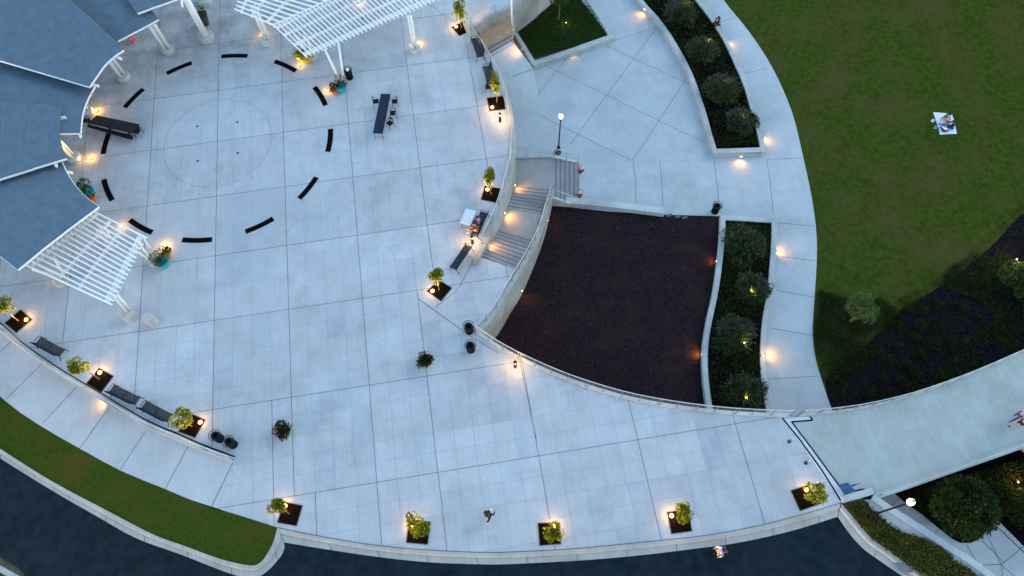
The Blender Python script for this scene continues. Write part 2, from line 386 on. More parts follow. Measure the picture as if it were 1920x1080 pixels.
for k in range(12):
    ang = 111.8-30*k if k else 111.8
    a = math.radians(ang-.1*k); key = min(names, key=lambda q: abs((q-ang+180) % 360-180))
    loc = RC+Vector((RR*math.cos(a), RR*math.sin(a), 0)); lab = 'curved black floor strip, '+names[key]
    if first: tag(arc, lab, 'floor strip', 'black curved strips set in a ring'); arc.location = loc; arc.rotation_euler = (0, 0, a); first = False
    else: dup(arc, loc, a, lab)
jt = MB(); jt.lathe((0, 0, 0), [(.075, .002), (.075, .02), (.04, .025)], 12); jt = jt.build('floor_jet', BPLAS)
for n_, (x, y, lb) in enumerate(((370, 237, 'upper left'), (445, 229, 'upper right'), (371, 302, 'lower left'), (446, 287, 'lower right'))):
    lb = 'small black floor cap, '+lb+' of the four inside the etched circle'
    if n_ == 0: jt.location = U(x, y); tag(jt, lb, 'floor cap', 'black caps inside the etched circle')
    else: dup(jt, U(x, y), 0, lb)
# left walkway
mb = MB()
lin = [Vector((p.x, p.y, 0)) for p in sm([U(x, y, lwz(x)) for x, y in [(-60, 568), (0, 610), (40, 647), (112, 697), (188, 742), (275, 794), (333, 818), (375, 837), (441, 861)]], 2)]
for p, o in zip(lin, [x for x in sm([Vector((lwz(x), 0, 0)) for x in (-60, 0, 40, 112, 188, 275, 333, 375, 441)], 2)]): p.z = o.x-.003
wk = lin+[U(397, 950, -.003)]+[p for p in LW_out[::-1] if p.x < lwj.x]
n = len(wk)
# ribbon triangulated across
A_ = lin; B_ = sm([U(x, y, lwz(x)-.003) for x, y in ((-60, 690), (0, 743), (40, 775), (95, 810), (150, 841), (225, 882), (310, 917), (355, 936), (397, 950))], 2)
for i in range(len(A_)-1): mb.add([A_[i], A_[i+1], B_[i+1], B_[i]], [(0, 1, 2, 3)], 0)
def wl(s):
    v = [float(q) for q in s.split()]
    mb.strip(U(v[0], v[1], lwz(v[0])+.0), U(v[2], v[3], lwz(v[2])+.0), .03, .006, 1)
for s_ in ('0 660 26 636', '11 749 82 679', '80 794 145 724', '171 810 207 761', '149 841 172 810', '225 881 272 810', '310 917 355 832'): wl(s_)
struct(mb.build('walkway', [PAVE2, JOINT], fix=False))
# verge (grass), curbs, road
def road_z(x): return lwz(x)-.13
vg_in = [(x, y) for x, y in lw_o]
vg_out = [(-60, 800), (0, 841), (95, 901), (200, 957), (287, 1002), (350, 1025), (410, 1047), (465, 1060), (485, 1057), (497, 1045), (512, 1018), (520, 989)]
mb = MB(); A_ = sm([U(x, y, lwz(x)-.02) for x, y in vg_in], 4); B_ = sm([U(x, y, lwz(x)-.02) for x, y in vg_out], 4)
def ribbon(mb, A, B, n, m=0, zo=0):
    def rs(P, n):
        L = [0]
        for a, b in zip(P[:-1], P[1:]): L.append(L[-1]+(b-a).length)
        out = []; j = 0
        for k in range(n+1):
            s_ = L[-1]*k/n
            while j < len(L)-2 and L[j+1] < s_: j += 1
            t = (s_-L[j])/max(1e-9, L[j+1]-L[j]); out.append(P[j].lerp(P[j+1], min(1, t)))
        return out
    A, B = rs(A, n), rs(B, n); o = Vector((0, 0, zo)); vs = []
    for a, b in zip(A, B): vs += [a+o, b+o]
    mb.add(vs, [(2*i, 2*i+1, 2*i+3, 2*i+2) for i in range(n)], m)
ribbon(mb, A_, B_, 60)
struct(mb.build('grass_verge', LAWN2, fix=False))
VERGE = [(p.x, p.y) for p in A_]+[(p.x, p.y) for p in B_[::-1]]
# curb with gutter, swept as a profile between two edges
def curb(name, top, road, zt, zr, label=None, joints=7, n=80):
    mb = MB()
    T = sm([U(x, y, zt(x)) for x, y in top], 4); Rr = sm([U(x, y, zr(x)) for x, y in road], 4)
    def rs(P, n):
        L = [0]
        for a, b in zip(P[:-1], P[1:]): L.append(L[-1]+(b-a).length)
        out = []; j = 0
        for k in range(n+1):
            s_ = L[-1]*k/n
            while j < len(L)-2 and L[j+1] < s_: j += 1
            t = (s_-L[j])/max(1e-9, L[j+1]-L[j]); out.append(P[j].lerp(P[j+1], min(1, t)))
        return out
    T, Rr = rs(T, n), rs(Rr, n); prof = [(0, -4.0, 0), (0, .012, 0), (.30, .012, 0), (.40, -.03, 0), (.45, .0, 1), (1.0, .015, 1), (1.0, -.6, 1)]
    vs = []
    for a, b in zip(T, Rr):
        for (u, dz, side) in prof:
            p = a.lerp(b, u); z = (a.z if side == 0 else b.z)+dz; 
            if dz == -4.0: z = a.z-.6
            vs.append((p.x, p.y, z))
    k = len(prof); fs = [(i*k+j, i*k+j+1, (i+1)*k+j+1, (i+1)*k+j) for i in range(n) for j in range(k-1)]
    mb.add(vs, fs, 0)
    if name != 'verge_curb': mb.line([q+Vector((0, 0, .012)) for q in T], .035, .006, 1)
    L = sum((b-a).length for a, b in zip(T[:-1], T[1:])); step = max(1, int(round(n*3.0/L)))
    for i in range(step, n, step):
        a, b = T[i], Rr[i]; mb.strip(a+Vector((0, 0, .012)), a.lerp(b, .30)+Vector((0, 0, .012)), .03, .005, 1)
        q = a.lerp(b, .47); q.z = b.z+.0; mb.strip(q+Vector((0, 0, .006)), b+Vector((0, 0, .015)), .03, .006, 1)
    return struct(mb.build(name, [CURB, JOINT]))
z_t = lambda x: lwz(x); z_r = lambda x: lwz(x)-.13
curb('plaza_curb', [(520, 989), (592, 1004), (700, 1022), (800, 1031), (905, 1036), (960, 1035), (1060, 1030), (1140, 1023), (1240, 1013), (1330, 1003), (1430, 984), (1520, 960), (1576, 943)],
     [(533, 1017), (612, 1030), (700, 1043), (800, 1054), (905, 1058), (960, 1057.5), (1085, 1051), (1192, 1042), (1297, 1029.5), (1370, 1020), (1440, 1006), (1500, 991), (1570, 969)], lambda x: 0., lambda x: -.13)
curb('verge_curb', vg_out, [(-60, 817), (0, 859), (105, 924), (180, 967), (255, 1009), (340, 1040), (433, 1076), (475, 1083), (500, 1072), (525, 1045), (533, 1030), (533, 1019)], z_t, z_r, n=100)
curb('side_curb', [(1578, 944), (1605, 975), (1632, 1007), (1668, 1033), (1700, 1057), (1735, 1080), (1790, 1115), (1860, 1150)], [(1571, 969), (1595, 1003), (1620, 1030), (1635, 1041), (1665, 1062), (1698, 1084), (1760, 1125), (1820, 1160)], lambda x: 0., lambda x: -.13)
mb = MB()
rd = [U(x, y, lwz(x)-.14) for x, y in [(-60, 812), (0, 855), (105, 919), (180, 962), (255, 1004), (340, 1036), (433, 1072), (475, 1078), (498, 1068), (522, 1042), (531, 1014)]]
rd = sm(rd, 3)
rd2 = [U(x, y, -.14) for x, y in [(612, 1027), (700, 1040), (800, 1050), (905, 1054), (1010, 1052), (1130, 1043), (1250, 1031), (1370, 1016), (1440, 1002), (1500, 987), (1570, 965), (1600, 1001), (1640, 1036), (1700, 1077), (1820, 1150), (1900, 1190)]]
bot = [U(2000, 1600, -.14), U(1000, 1700, -.14), U(200, 1300, -.6), U(55, 1090, -1.0), U(35, 1064, -1.03), U(-10, 1038, -1.12), U(-60, 1008, -1.24)]
allr = rd+rd2+bot
# triangulate as fan-safe ngon via bmesh
import bmesh
bm = bmesh.new(); f = bm.faces.new([bm.verts.new(p) for p in allr]); bmesh.ops.triangulate(bm, faces=[f]); me = D.meshes.new('road'); bm.to_mesh(me); bm.free(); me.materials.append(ASPH)
ro = D.objects.new('road', me); COL.objects.link(ro); struct(ro)
# far side curb, walk and grass in the bottom left corner
mb = MB(); e0_ = px('-60 1000 -1.16;0 1040 -1.16;70 1080 -1.16;140 1122 -1.16'); e1_ = px('-60 1024 -1.1;0 1060 -1.1;42 1083 -1.1;100 1118 -1.1'); e2_ = px('-60 1046 -1.1;0 1073 -1.1;10 1079 -1.1;60 1112 -1.1')
ribbon(mb, e0_, e1_, 8); ribbon(mb, e1_, e2_, 8, 1); ribbon(mb, e2_, px('-300 1200 -1.12;-200 1300 -1.12;-100 1400 -1.12;0 1500 -1.12'), 8, 2); struct(mb.build('far_walk', [mat('dry_strip', (.085, .065, .04), .95, .3, 5), CURB, LAWN2], fix=False))
# lower level: lawn, plaza, path, mulch, planting soil
lawn_edge_px = '1340 -40;1357 0;1405 60;1450 130;1485 210;1505 290;1522 370;1531 440;1531 500;1525 590;1524 630;1530 675;1545 725;1560 768;1590 840'
le = sm(px(lawn_edge_px, ZL), 4)
mb = MB()
lowp = [U(1590, 840, ZL), U(1430, 850, ZL), U(1330, 780, ZL), U(1200, 760, ZL), U(900, 640, ZL), U(860, 300, ZL), U(850, -60, ZL)]
lowp2 = le+lowp
mb.sheet(lowp2, ZL)
def ll(s, wd=.03, m=1, z=ZL):
    P = px(s, z); mb.line(P, wd, .004, m)
for s_ in ('960 191;1020 220;1120 270;1185 301', '1020 122;1137 178;1235 226;1320 267', '1135 85;1188 110;1295 159', '960 237;1064 107', '1070 270;1138 178;1232 50', '1185 301;1207 270;1287 147', '962 142;1000 128', '1150 77;1232 50'): ll(s_)
for s_ in ('990 157;1250 287', '1075 102;1308 213', '1012 254;1148 78', '1137 270;1262 100', '1085 303;1140 303;1340 300', '1085 341;1140 343;1240 348;1347 352;1440 357', '1135 303;1139 340;1138 378', '1290 301;1295 350;1297 398', '1447 359;1515 358', '1140 302;1120 270', '1180 20;1245 100', '1120 0;1180 70', '1100 70;1245 40'): ll(s_, .022, 2)
for s_ in ('1187 303;1192 340;1192 381', '1237 302;1241 345;1243 385', '1338 298;1344 340;1348 375', '1350 41;1380 33', '1395 137;1439 129', '1440 299;1504 296', '1460 418;1526 424', '1465 481;1528 489', '1455 544;1525 557', '1445 615;1522 629', '1440 711;1534 705', '1437 298;1444 340;1450 402', '1330 88;1345 85', '1080 297;1085 400'): ll(s_, .03)
struct(mb.build('lower_plaza', [PAVE2, JOINT, JMIN], fix=False))
mb = MB(); mb.sheet(le+[U(1590, 840, ZL), U(1800, 900, ZL), U(2400, 700, ZL), U(2300, -400, ZL), U(1200, -300, ZL)], ZL-.006)
struct(mb.build('lawn', LAWN, fix=False))
# mulch bed in front of the stair wall
mb = MB(); mb.sheet(sm(px('1030 392;1248 403;1352 406;1348 480;1336 560;1320 640;1320 700;1328 790'), 1) if 0 else [Vector((p.x, p.y, ZL+.03)) for p in px('1010 385;1030 385;1140 397;1248 403;1357 406;1350 480;1340 560;1325 640;1325 700;1335 800;1200 790;1000 740;880 680', ZL)])
struct(mb.build('mulch_bed', MULCH, fix=False))
random.seed(9); mb = MB(); mbp = px('1034 396;1248 408;1346 408;1340 480;1332 560;1317 640;1316 700;1322 775;1200 755;1000 690;935 655;975 575;1010 480', ZL)
k_ = 0
while k_ < 2600:
    x_, y_ = random.uniform(14, 34), random.uniform(-24, -3)
    if inside(mbp, x_, y_):
        k_ += 1; mb.box((x_, y_, ZL+.045), (random.uniform(.03, .11), random.uniform(.015, .035), .02), random.uniform(0, 3.1), m=0 if random.random() < .965 else 1)
o_ = mb.build('wood_chips', [mat('chip', (.022, .016, .020), .9, .5, 3, spec=.1), mat('pale_chip', (.12, .11, .12), .9, .3, 3, spec=.1)], fix=False); struct(o_, 'stuff'); o_['label'] = 'loose wood chips and pale flecks scattered over the mulch bed'; o_['category'] = 'wood chips'
# planting bed near the bridge (lower right): mulch and soil sheets
mb = MB(); mb.sheet([Vector((p.x, p.y, ZL+.02)) for p in sm(px('1700 574;1750 545;1800 510;1850 470;1880 440;1925 395;2050 330;2300 600;2000 900;1600 830;1562 770;1548 715;1575 680;1610 660;1640 630;1680 590', ZL), 2, True)])
struct(mb.build('planting_bed', mat('bed_mulch', spec=0, col=(.0035, .003, .004), rough=.95, scale=5, bump=.8, bscale=22, col2=(.019, .016, .021), detail=8, thr=(.36, .72)), fix=False))
# ------------------------------------------------------------------ vegetation builders
def leaf(mb, p, d, L, W, m=0, bend=.0):
    """diamond leaf from p along d"""
    d = d.normalized(); s_ = d.cross(Vector((random.gauss(0, 1), random.gauss(0, 1), random.gauss(0, 1)))); 
    if s_.length < 1e-4: s_ = Vector((1, 0, 0))
    s_ = s_.normalized()*W/2
    a = p; b = p+d*L*.5+s_; c = p+d*L; e = p+d*L*.5-s_
    mb.add([a, b, c, e], [(0, 1, 2, 3)], m)
def rndu():
    while 1:
        v = Vector((random.uniform(-1, 1), random.uniform(-1, 1), random.uniform(-1, 1)))
        if .05 < v.length < 1: return v
def crown(mb, c, R_, n, L, W, clumps=14, cs=.42, up=.25):
    cl = []
    for _ in range(clumps):
        v = rndu(); v = v/max(v.length, .55)*.72 if random.random() < .75 else v*.6
        cl.append((Vector((v.x*R_[0], v.y*R_[1], v.z*R_[2])), cs*random.uniform(.65, 1.2)))
    for i in range(n):
        q, r = random.choice(cl); v = rndu(); v = v.normalized()*random.uniform(.55, 1)**.5
        p = Vector(c)+q+Vector((v.x*R_[0], v.y*R_[1], v.z*R_[2]))*r
        d = (v+Vector((0, 0, up))+rndu()*.8); leaf(mb, p, d, L*random.uniform(.6, 1.3), W*random.uniform(.6, 1.3))
def scatter(poly, z, n, L, W, m_, name, label, cat=None, upv=1., jz=.05):
    xs_ = [p[0] for p in poly]; ys_ = [p[1] for p in poly]; mb = MB(); k = 0; tries = 0
    while k < n and tries < n*8:
        tries += 1
        x, y = random.uniform(min(xs_), max(xs_)), random.uniform(min(ys_), max(ys_))
        if not inside(poly, x, y): continue
        dn = mnoise.noise(Vector((x*.7, y*.7, z)))
        if random.random() > .65+dn: continue
        k += 1; zz = z(x, y) if callable(z) else z
        leaf(mb, Vector((x, y, zz+random.uniform(0, jz))), Vector((random.gauss(0, 1), random.gauss(0, 1), upv*abs(random.gauss(.6, .5)))), L*random.uniform(.5, 1.3), W*random.uniform(.6, 1.3))
    o = mb.build(name, m_, fix=False); o['kind'] = 'stuff'; o['label'] = label; o['category'] = cat or 'ground cover'; return o
# ------------------------------------------------------------------ walls, stairs, rails
def offs(P, d):
    out = []
    for i, p in enumerate(P):
        t = (P[min(i+1, len(P)-1)]-P[max(i-1, 0)]); t.z = 0; t.normalize(); out.append(p+Vector((-t.y, t.x, 0))*d)
    return out
def wallmesh(mb, P, wd, zb, m=0, mcap=None, bev=.02):
    """solid wall: P = top inner edge (with z), wd = signed width, zb = bottom height"""
    Q = offs(P, wd); A = offs(P, math.copysign(bev, wd)); B = offs(P, wd-math.copysign(bev, wd)); vs = []; n = len(P)
    for p, q, a, b in zip(P, Q, A, B):
        vs += [(p.x, p.y, zb), (p.x, p.y, p.z-bev), (a.x, a.y, p.z), (b.x, b.y, p.z), (q.x, q.y, p.z-bev), (q.x, q.y, zb)]
    fs = []; 
    for i in range(n-1):
        for j in range(5): fs.append((i*6+j, i*6+j+1, (i+1)*6+j+1, (i+1)*6+j))
    fs.append((0, 1, 2, 3, 4, 5)); e = (n-1)*6; fs.append((e+5, e+4, e+3, e+2, e+1, e))
    mb.add(vs, fs, m)
def wall(name, P, wd, zb, label, cat='wall', material=WALLC, jstep=1.5, group=None):
    mb = MB(); wallmesh(mb, P, wd, zb)
    o = mb.build(name, [material, JOINT]); tag(o, label, cat, group)
    return o
def resample(P, step):
    L = [0]
    for a, b in zip(P[:-1], P[1:]): L.append(L[-1]+(b-a).length)
    n = max(1, int(round(L[-1]/step))); out = []; j = 0
    for k in range(n+1):
        s_ = L[-1]*k/n
        while j < len(L)-2 and L[j+1] < s_: j += 1
        t = (s_-L[j])/max(1e-9, L[j+1]-L[j]); out.append(P[j].lerp(P[j+1], min(1, t)))
    return out
def railing(P, label, h=1.05, step=1.25, r=.024, mids=(.25, .45, .65, .85), material=None, postw=.05, mr=.006, group=None, double=0):
    material = material or WHITER
    root = empty('railing', P[0], 0, label, 'railing', group); o = -P[0]
    up = Vector((0, 0, h)); mb = MB(); mb.tube([p+up+o for p in P], r, 8); mb.build('top_rail', material, root, smooth=True)
    if mids:
        mb = MB()
        for q in mids: mb.tube([p+up*q+o for p in P], mr, 5, cap=False)
        mb.build('cable', material, root)
    Q = resample(P, step); mesh = None
    for i, p in enumerate(Q):
        a = Q[min(i+1, len(Q)-1)]-Q[max(i-1, 0)]; ang = math.atan2(a.y, a.x)
        if mesh is None:
            mb = MB(); mb.box((0, 0, h/2), (postw, .02, h)); mb.box((0, 0, .01), (.12, .09, .02)); ob = mb.build('post', STEEL, root); mesh = ob
        else:
            ob = mesh.copy(); COL.objects.link(ob); ob.parent = root
        ob.location = p+o; ob.rotation_euler = (0, 0, ang+math.pi/2)
        if double and i % double == double-1:
            ob = mesh.copy(); COL.objects.link(ob); ob.parent = root; a.normalize(); ob.location = p+o+a*.16; ob.rotation_euler = (0, 0, ang+math.pi/2)
    return root
# stair run from the plaza down to the lower plaza
h = .15
def flight(A, B, z0, n):
    """A = two points at the top edge, B = two at the foot; n risers"""
    mb = MB(); A = [Vector((p.x, p.y, 0)) for p in A]; B = [Vector((p.x, p.y, 0)) for p in B]
    for k in range(n-1):
        t0, t1 = k/(n-1), (k+1)/(n-1); z = z0-(k+1)*h
        q = [A[0].lerp(B[0], t0), A[1].lerp(B[1], t0), A[1].lerp(B[1], t1), A[0].lerp(B[0], t1)]
        f_ = [q[0].lerp(q[3], -.05), q[1].lerp(q[2], -.05)]
        mb.add([(p.x, p.y, z) for p in q], [(0, 1, 2, 3)], 0)
        mb.add([(q[0].x, q[0].y, z), (q[1].x, q[1].y, z), (q[1].x, q[1].y, z+h), (q[0].x, q[0].y, z+h)], [(0, 1, 2, 3)], 0)
        mb.add([(q[3].x, q[3].y, z), (q[2].x, q[2].y, z), (q[2].x, q[2].y, z-h), (q[3].x, q[3].y, z-h)], [(0, 1, 2, 3)], 0)
        # nosing line near the front of each tread
        e0, e1 = q[3].lerp(q[0], .10), q[2].lerp(q[1], .10); mb.strip((e0.x, e0.y, z), (e1.x, e1.y, z), .075, .004, 1)
    q = A
    return mb
root = empty('staircase', U(960, 420, -1.5), 0, 'curved concrete staircase in three flights down from the plaza to the lower plaza', 'staircase')
ro_ = -root.location
def shift(mb): mb.v = [tuple(Vector(v)+ro_) for v in mb.v]; return mb
A1 = px('901 479;967 506'); B1 = px('932 434;998 453', -1.35); B2 = px('949 391;1015 403', -1.35); B3 = px('959 351;1029 358', -2.55)
F1 = px('1034 296;1034 366', -2.55); G1 = px('1085 305;1085 382', -3.6)
NOSE = mat('nosing_dark', (.13, .135, .14), .9)
shift(flight(A1, B1, 0., 9)).build('flight', [STEP, NOSE], root); shift(flight(B2, B3, -1.35, 8)).build('flight', [STEP, NOSE], root); shift(flight(F1, G1, -2.55, 7)).build('flight', [STEP, NOSE], root)
mb = MB(); mb.sheet([B1[0], B1[1], B2[1], B2[0]], -1.35); shift(mb).build('landing', STEP, root, fix=False)
mb = MB(); mb.sheet([B3[0], B3[1], F1[1], F1[0], px('962 296', -2.55)[0]], -2.55); shift(mb).build('landing', STEP, root, fix=False)
# wall between plaza and stair
cp_ = [Vector((p.x, p.y, .16)) for p in e_wall if p.y < 45]
i0 = min(range(len(cp_)), key=lambda i: (cp_[i]-U(868, 45)).length)
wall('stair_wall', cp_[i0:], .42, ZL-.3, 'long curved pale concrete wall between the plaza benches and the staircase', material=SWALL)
railing([p+Vector((0, 0, 0)) for p in offs(cp_[i0:], .1)], 'steel railing along the curved wall behind the plaza benches', step=1.7)
# outer stair wall
ow = [U(1032, 357, -2.45)]+sm(px('1032 357 -2.3;1020 394 -1.25;1011 424 -1.15;1003 446 -1.1;988 476 -.55;970 507 .16;948 542 .16;925 581 .16;890 621 .16'), 3)[1:]
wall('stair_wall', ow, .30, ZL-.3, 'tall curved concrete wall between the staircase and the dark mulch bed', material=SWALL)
hr = offs(ow, .08)
railing(hr, 'steel handrail on the tall wall above the dark mulch bed', h=.95, step=1.1)
# wall and rails around the lower flight
w2 = px('962 296 -2.4;1034 294 -2.4;1084 306 -3.45'); wall('stair_wall', w2, .22, ZL-.3, 'short pale wall at the head of the lower flight beside the lamp post')
railing(offs(w2, .1), 'white railing bending round the lower flight beside the lamp post', h=1.0, step=1.1)
w3 = px('1034 366 -2.4;1086 384 -3.45'); wall('stair_wall', w3, -.2, ZL-.3, 'short sloping kerb on the near side of the lower flight')
railing(offs(w3, -.08), 'short handrail ending at the nearer traffic cone', h=.95, step=1.0, mids=())
# front retaining edge with guard rail, continues over the bridge
fw = [Vector((p.x, p.y, .10)) for p in e_front]
wall('retaining_wall', fw, .22, -4.5, 'long curved retaining edge of the plaza above the mulch bed')
railing(offs(fw, .07), 'long curved guard railing above the mulch bed and planter', h=1.07, step=1.12, double=4, mids=(.2, .4, .6, .8), mr=.004, r=.028)
# seat wall beside cones
sw = px('1030 366;1140 376;1247 389', ZL+.5)
wall('seat_wall', [Vector((p.x, p.y, ZL+.5)) for p in sw], -.55, ZL-.3, 'straight low concrete seat wall at the top of the mulch bed', 'seat wall')
mb = MB()
for a_, b_, c_, d_ in ((1254, 401, 14, 7), (1270, 403, 10, 6), (1283, 405, 8, 6)):
    p = U(a_, b_, ZL); mb.box((p.x, p.y-.15, ZL+.03), (.42, .2, .05), random.uniform(-.5, .3))
tag(mb.build('paving_slab', mat('dirty_stone', (.10, .095, .085), .9, .4, 5)), 'loose stone pieces in the mulch past the end of the seat wall', 'stones')
# ------------------------------------------------------------------ planters
def ring_planter(name, left, right, hgt, wd, label, soil_z=.32, close_top=False):
    """left, right: top outer edges (pixel pairs) going down the picture; closed at the foot"""
    zt = ZL+hgt
    Lp = sm([U(x, y, zt) for x, y in left], 3); Rp = sm([U(x, y, zt) for x, y in right], 3)
    root = empty(name, Vector((Lp[-1].x, Lp[-1].y, ZL)), 0, label, 'planter'); o = -root.location
    def sh(P): return [p+o for p in P]
    mb = MB(); wallmesh(mb, sh(Lp), -wd if 0 else wd, -.3); mb.build('side_wall', WALLC, root)
    mb = MB(); wallmesh(mb, sh(Rp), -wd, -.3); mb.build('side_wall', WALLC, root)
    return root, Lp, Rp, o, sh
# long planter beside the lawn path (open above the frame)
r1, L1, R1_, o, sh = ring_planter('raised_planter', [(1160, -60), (1197, 0), (1232, 40), (1262, 85), (1290, 138), (1312, 200), (1326, 250), (1337, 287)], [(1275, -60), (1313, 0), (1344, 40), (1372, 90), (1399, 150), (1418, 210), (1430, 255), (1437, 285)], .5, .38, 'long curved raised planter with pale walls beside the lawn path')
mb = MB(); e_ = px('1339.5 287;1435 284', ZL+.5); wallmesh(mb, [e_[1]+o-Vector((0, 0, .003)), e_[0]+o-Vector((0, 0, .003))], -.42, -.3); mb.build('end_wall', WALLC, r1)
mb = MB(); pl1 = offs(L1, .2)+offs(R1_, -.2)[::-1]; mb.sheet([(p.x+o.x, p.y+o.y, .36) for p in pl1]); mb.build('soil', SOIL, r1, fix=False)
# lower planter by the mulch bed
r2, L2, R2_, o, sh = ring_planter('raised_planter', [(1351, 403), (1350, 440), (1345, 490), (1337, 545), (1325, 600), (1318, 645), (1317, 690), (1321, 735), (1330, 790)], [(1457, 409), (1456, 450), (1453, 500), (1448, 550), (1440, 600), (1436, 650), (1437, 700), (1443, 745), (1452, 800)], .5, .38, 'S-shaped raised planter with pale walls between mulch bed and path')
mb = MB(); e_ = px('1354 403;1455 409', ZL+.5); wallmesh(mb, [e_[0]+o-Vector((0, 0, .003)), e_[1]+o-Vector((0, 0, .003))], -.40, -.3); mb.build('end_wall', WALLC, r2)
mb = MB(); pl2 = offs(L2, .2)+offs(R2_, -.2)[::-1]; mb.sheet([(p.x+o.x, p.y+o.y, .36) for p in pl2]); mb.build('soil', SOIL, r2, fix=False)
random.seed(11)
def cut(P, f): return [p for p in P if f(p)]
y1 = U(1390, 285, ZL+.5).y+.55; y2 = U(1400, 406, ZL+.5).y-.62
gi1 = cut(offs(L1, .45)+offs(R1_, -.45)[::-1], lambda p: p.y > y1); gi2 = cut(offs(L2, .45)+offs(R2_, -.45)[::-1], lambda p: p.y < y2)
scatter([(p.x, p.y) for p in gi1], ZL+.37, 9000, .2, .07, L_GC, 'ground_cover', 'dark leafy ground cover filling the planter beside the lawn path', jz=.16)
scatter([(p.x, p.y) for p in gi2], ZL+.37, 9000, .2, .07, L_GC, 'ground_cover', 'dark leafy ground cover filling the planter by the mulch bed', jz=.16)
# grass-topped planter at the top
gpt = px('955 55;1000 125;1152 71;1090 -60;1010 -60', ZL+.5)
rg = empty('lawn_planter', U(1000, 125, ZL), 0, 'low walled lawn planter with a sapling at the top of the picture', 'planter'); o = -rg.location
mb = MB(); wallmesh(mb, [p+o for p in sm(px('955 52;966 68;978 88;990 108;999 122', ZL+.5), 1)], .38, -.3); mb.build('side_wall', WALLC, rg)
mb = MB(); wallmesh(mb, [p+o-Vector((0, 0, .003)) for p in px('1001 123;1078 97;1153 70', ZL+.5)], .5, -.3); mb.build('side_wall', WALLC, rg)
mb = MB(); wallmesh(mb, [p+o-Vector((0, 0, .006)) for p in px('1152 69;1120 25;1100 0;1070 -50', ZL+.5)], .42, -.3); mb.build('side_wall', WALLC, rg)
mb = MB(); wallmesh(mb, [p+o-Vector((0, 0, .009)) for p in px('1045 -25;1000 15;967 38', ZL+.5)], .36, -.3); mb.build('side_wall', WALLC, rg)
gp = px('964 47;1003 108;1141 66;1118 27;1092 -12;1050 -60;1040 -14;1000 20', ZL+.5)
mb = MB(); mb.sheet([(p.x+o.x, p.y+o.y, .44) for p in gp]); mb.build('turf', DGRASS, rg, fix=False)
scatter([(p.x, p.y) for p in gp], ZL+.45, 17000, .13, .035, L_LAWNB, 'planter_grass', 'thick dark green grass inside the lawn planter', 'grass', jz=.07, upv=1.3)
# ------------------------------------------------------------------ terrace, landing and steps at the top centre
tw = px('885 52 0.1;930 28 0.1;972 4 0.1;1010 -25 0.1'); 
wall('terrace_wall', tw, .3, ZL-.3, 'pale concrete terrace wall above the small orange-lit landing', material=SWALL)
mb = MB(); mb.prism([U(868, 45), U(885, 51), U(930, 27), U(972, 3), U(1010, -26), U(1000, -200), U(868, -200)], -4.4); 
for p in mb.v: pass
mb.v = [(v[0], v[1], v[2]-.002) for v in mb.v]; struct(mb.build('terrace', PAVE2))
railing(offs(tw, .12), 'thin glass-like railing on the terrace wall at top centre', h=1.05, step=2.2, mids=(.5,), mr=.005)
ZT = -.95
root = empty('side_steps', U(930, 60, ZT), 0, 'short flight of three steps off the small warm-lit landing', 'steps'); ro_ = -root.location
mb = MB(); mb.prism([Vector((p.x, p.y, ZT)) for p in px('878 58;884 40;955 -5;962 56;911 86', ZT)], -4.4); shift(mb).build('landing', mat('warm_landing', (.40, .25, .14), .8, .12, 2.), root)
TA, TB = px('911 84;957 59', ZT), px('921 106;964 81', ZT-.45)
mb = flight(TA, TB, ZT, 4); shift(mb).build('flight', [STEP, NOSE], root)
mb = MB(); l_ = px('917 100 -1.38;921 106 -1.4;940 160 -2.3;952 215 -3.3;957 255 -3.6'); r_2 = px('960 76 -1.38;965 82 -1.4;1000 129 -2.3;1010 180 -3.1;1018 240 -3.595')
for a_, b_, c_, d_ in zip(l_[:-1], r_2[:-1], r_2[1:], l_[1:]): mb.prism([a_, b_, c_, d_], -4.4)
mb.line(px('962 143 -2.2;1000 129 -2.25', 0), .03, .02, 1)
struct(mb.build('ramp', [PAVE2, JOINT]))
mb = MB(); l_ = px('956 50 -.96;958 34 -.97;972 20 -.97;1010 -8 -.97;1060 -50 -.97'); r_2 = px('962 58 -2.0;966 44 -3.3;1000 18 -3.55;1046 -20 -3.55;1090 -70 -3.55')
for a_, b_, c_, d_ in zip(l_[:-1], r_2[:-1], r_2[1:], l_[1:]): mb.prism([a_, b_, c_, d_], -4.4)
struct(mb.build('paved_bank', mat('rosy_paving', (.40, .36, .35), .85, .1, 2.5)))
# ------------------------------------------------------------------ bridge
bu = sm(px('1480 782;1520 779.5;1555 776;1600 770;1650 760;1700 747;1760 727;1820 704;1880 678;1925 658;2000 622;2150 545'), 2)
bl = sm(px('1578 942;1640 925;1700 905;1760 884;1820 863;1880 842;1925 826;2010 796;2160 740'), 2)
bt = empty('footbridge', U(1700, 840, 0), 0, 'wide pale concrete footbridge leaving the plaza at right', 'bridge'); o = -bt.location
mb = MB(); ub = [p+o for p in bu]; lb_ = [p+o for p in bl]
A_, B_ = resample(ub, 1.0), None
nb = 40
def rsn(P, n):
    L = sum((b-a).length for a, b in zip(P[:-1], P[1:])); return resample(P, L/n)
A_, B_ = rsn(ub, nb), rsn(lb_, nb); k = min(len(A_), len(B_)); vs = []; fs = []
for a, b in zip(A_[:k], B_[:k]): vs += [(a.x, a.y, .0), (b.x, b.y, .0), (a.x, a.y, -.7), (b.x, b.y, -.7)]
for i in range(k-1):
    q = i*4; fs += [(q, q+1, q+5, q+4), (q+2, q+3, q+7, q+6), (q, q+4, q+6, q+2), (q+1, q+5, q+7, q+3)]
fs += [(0, 1, 3, 2)]; mb.add(vs, fs); mb.v = [(x, y, z-.004) for x, y, z in mb.v]
mb.build('deck', DECK, bt)
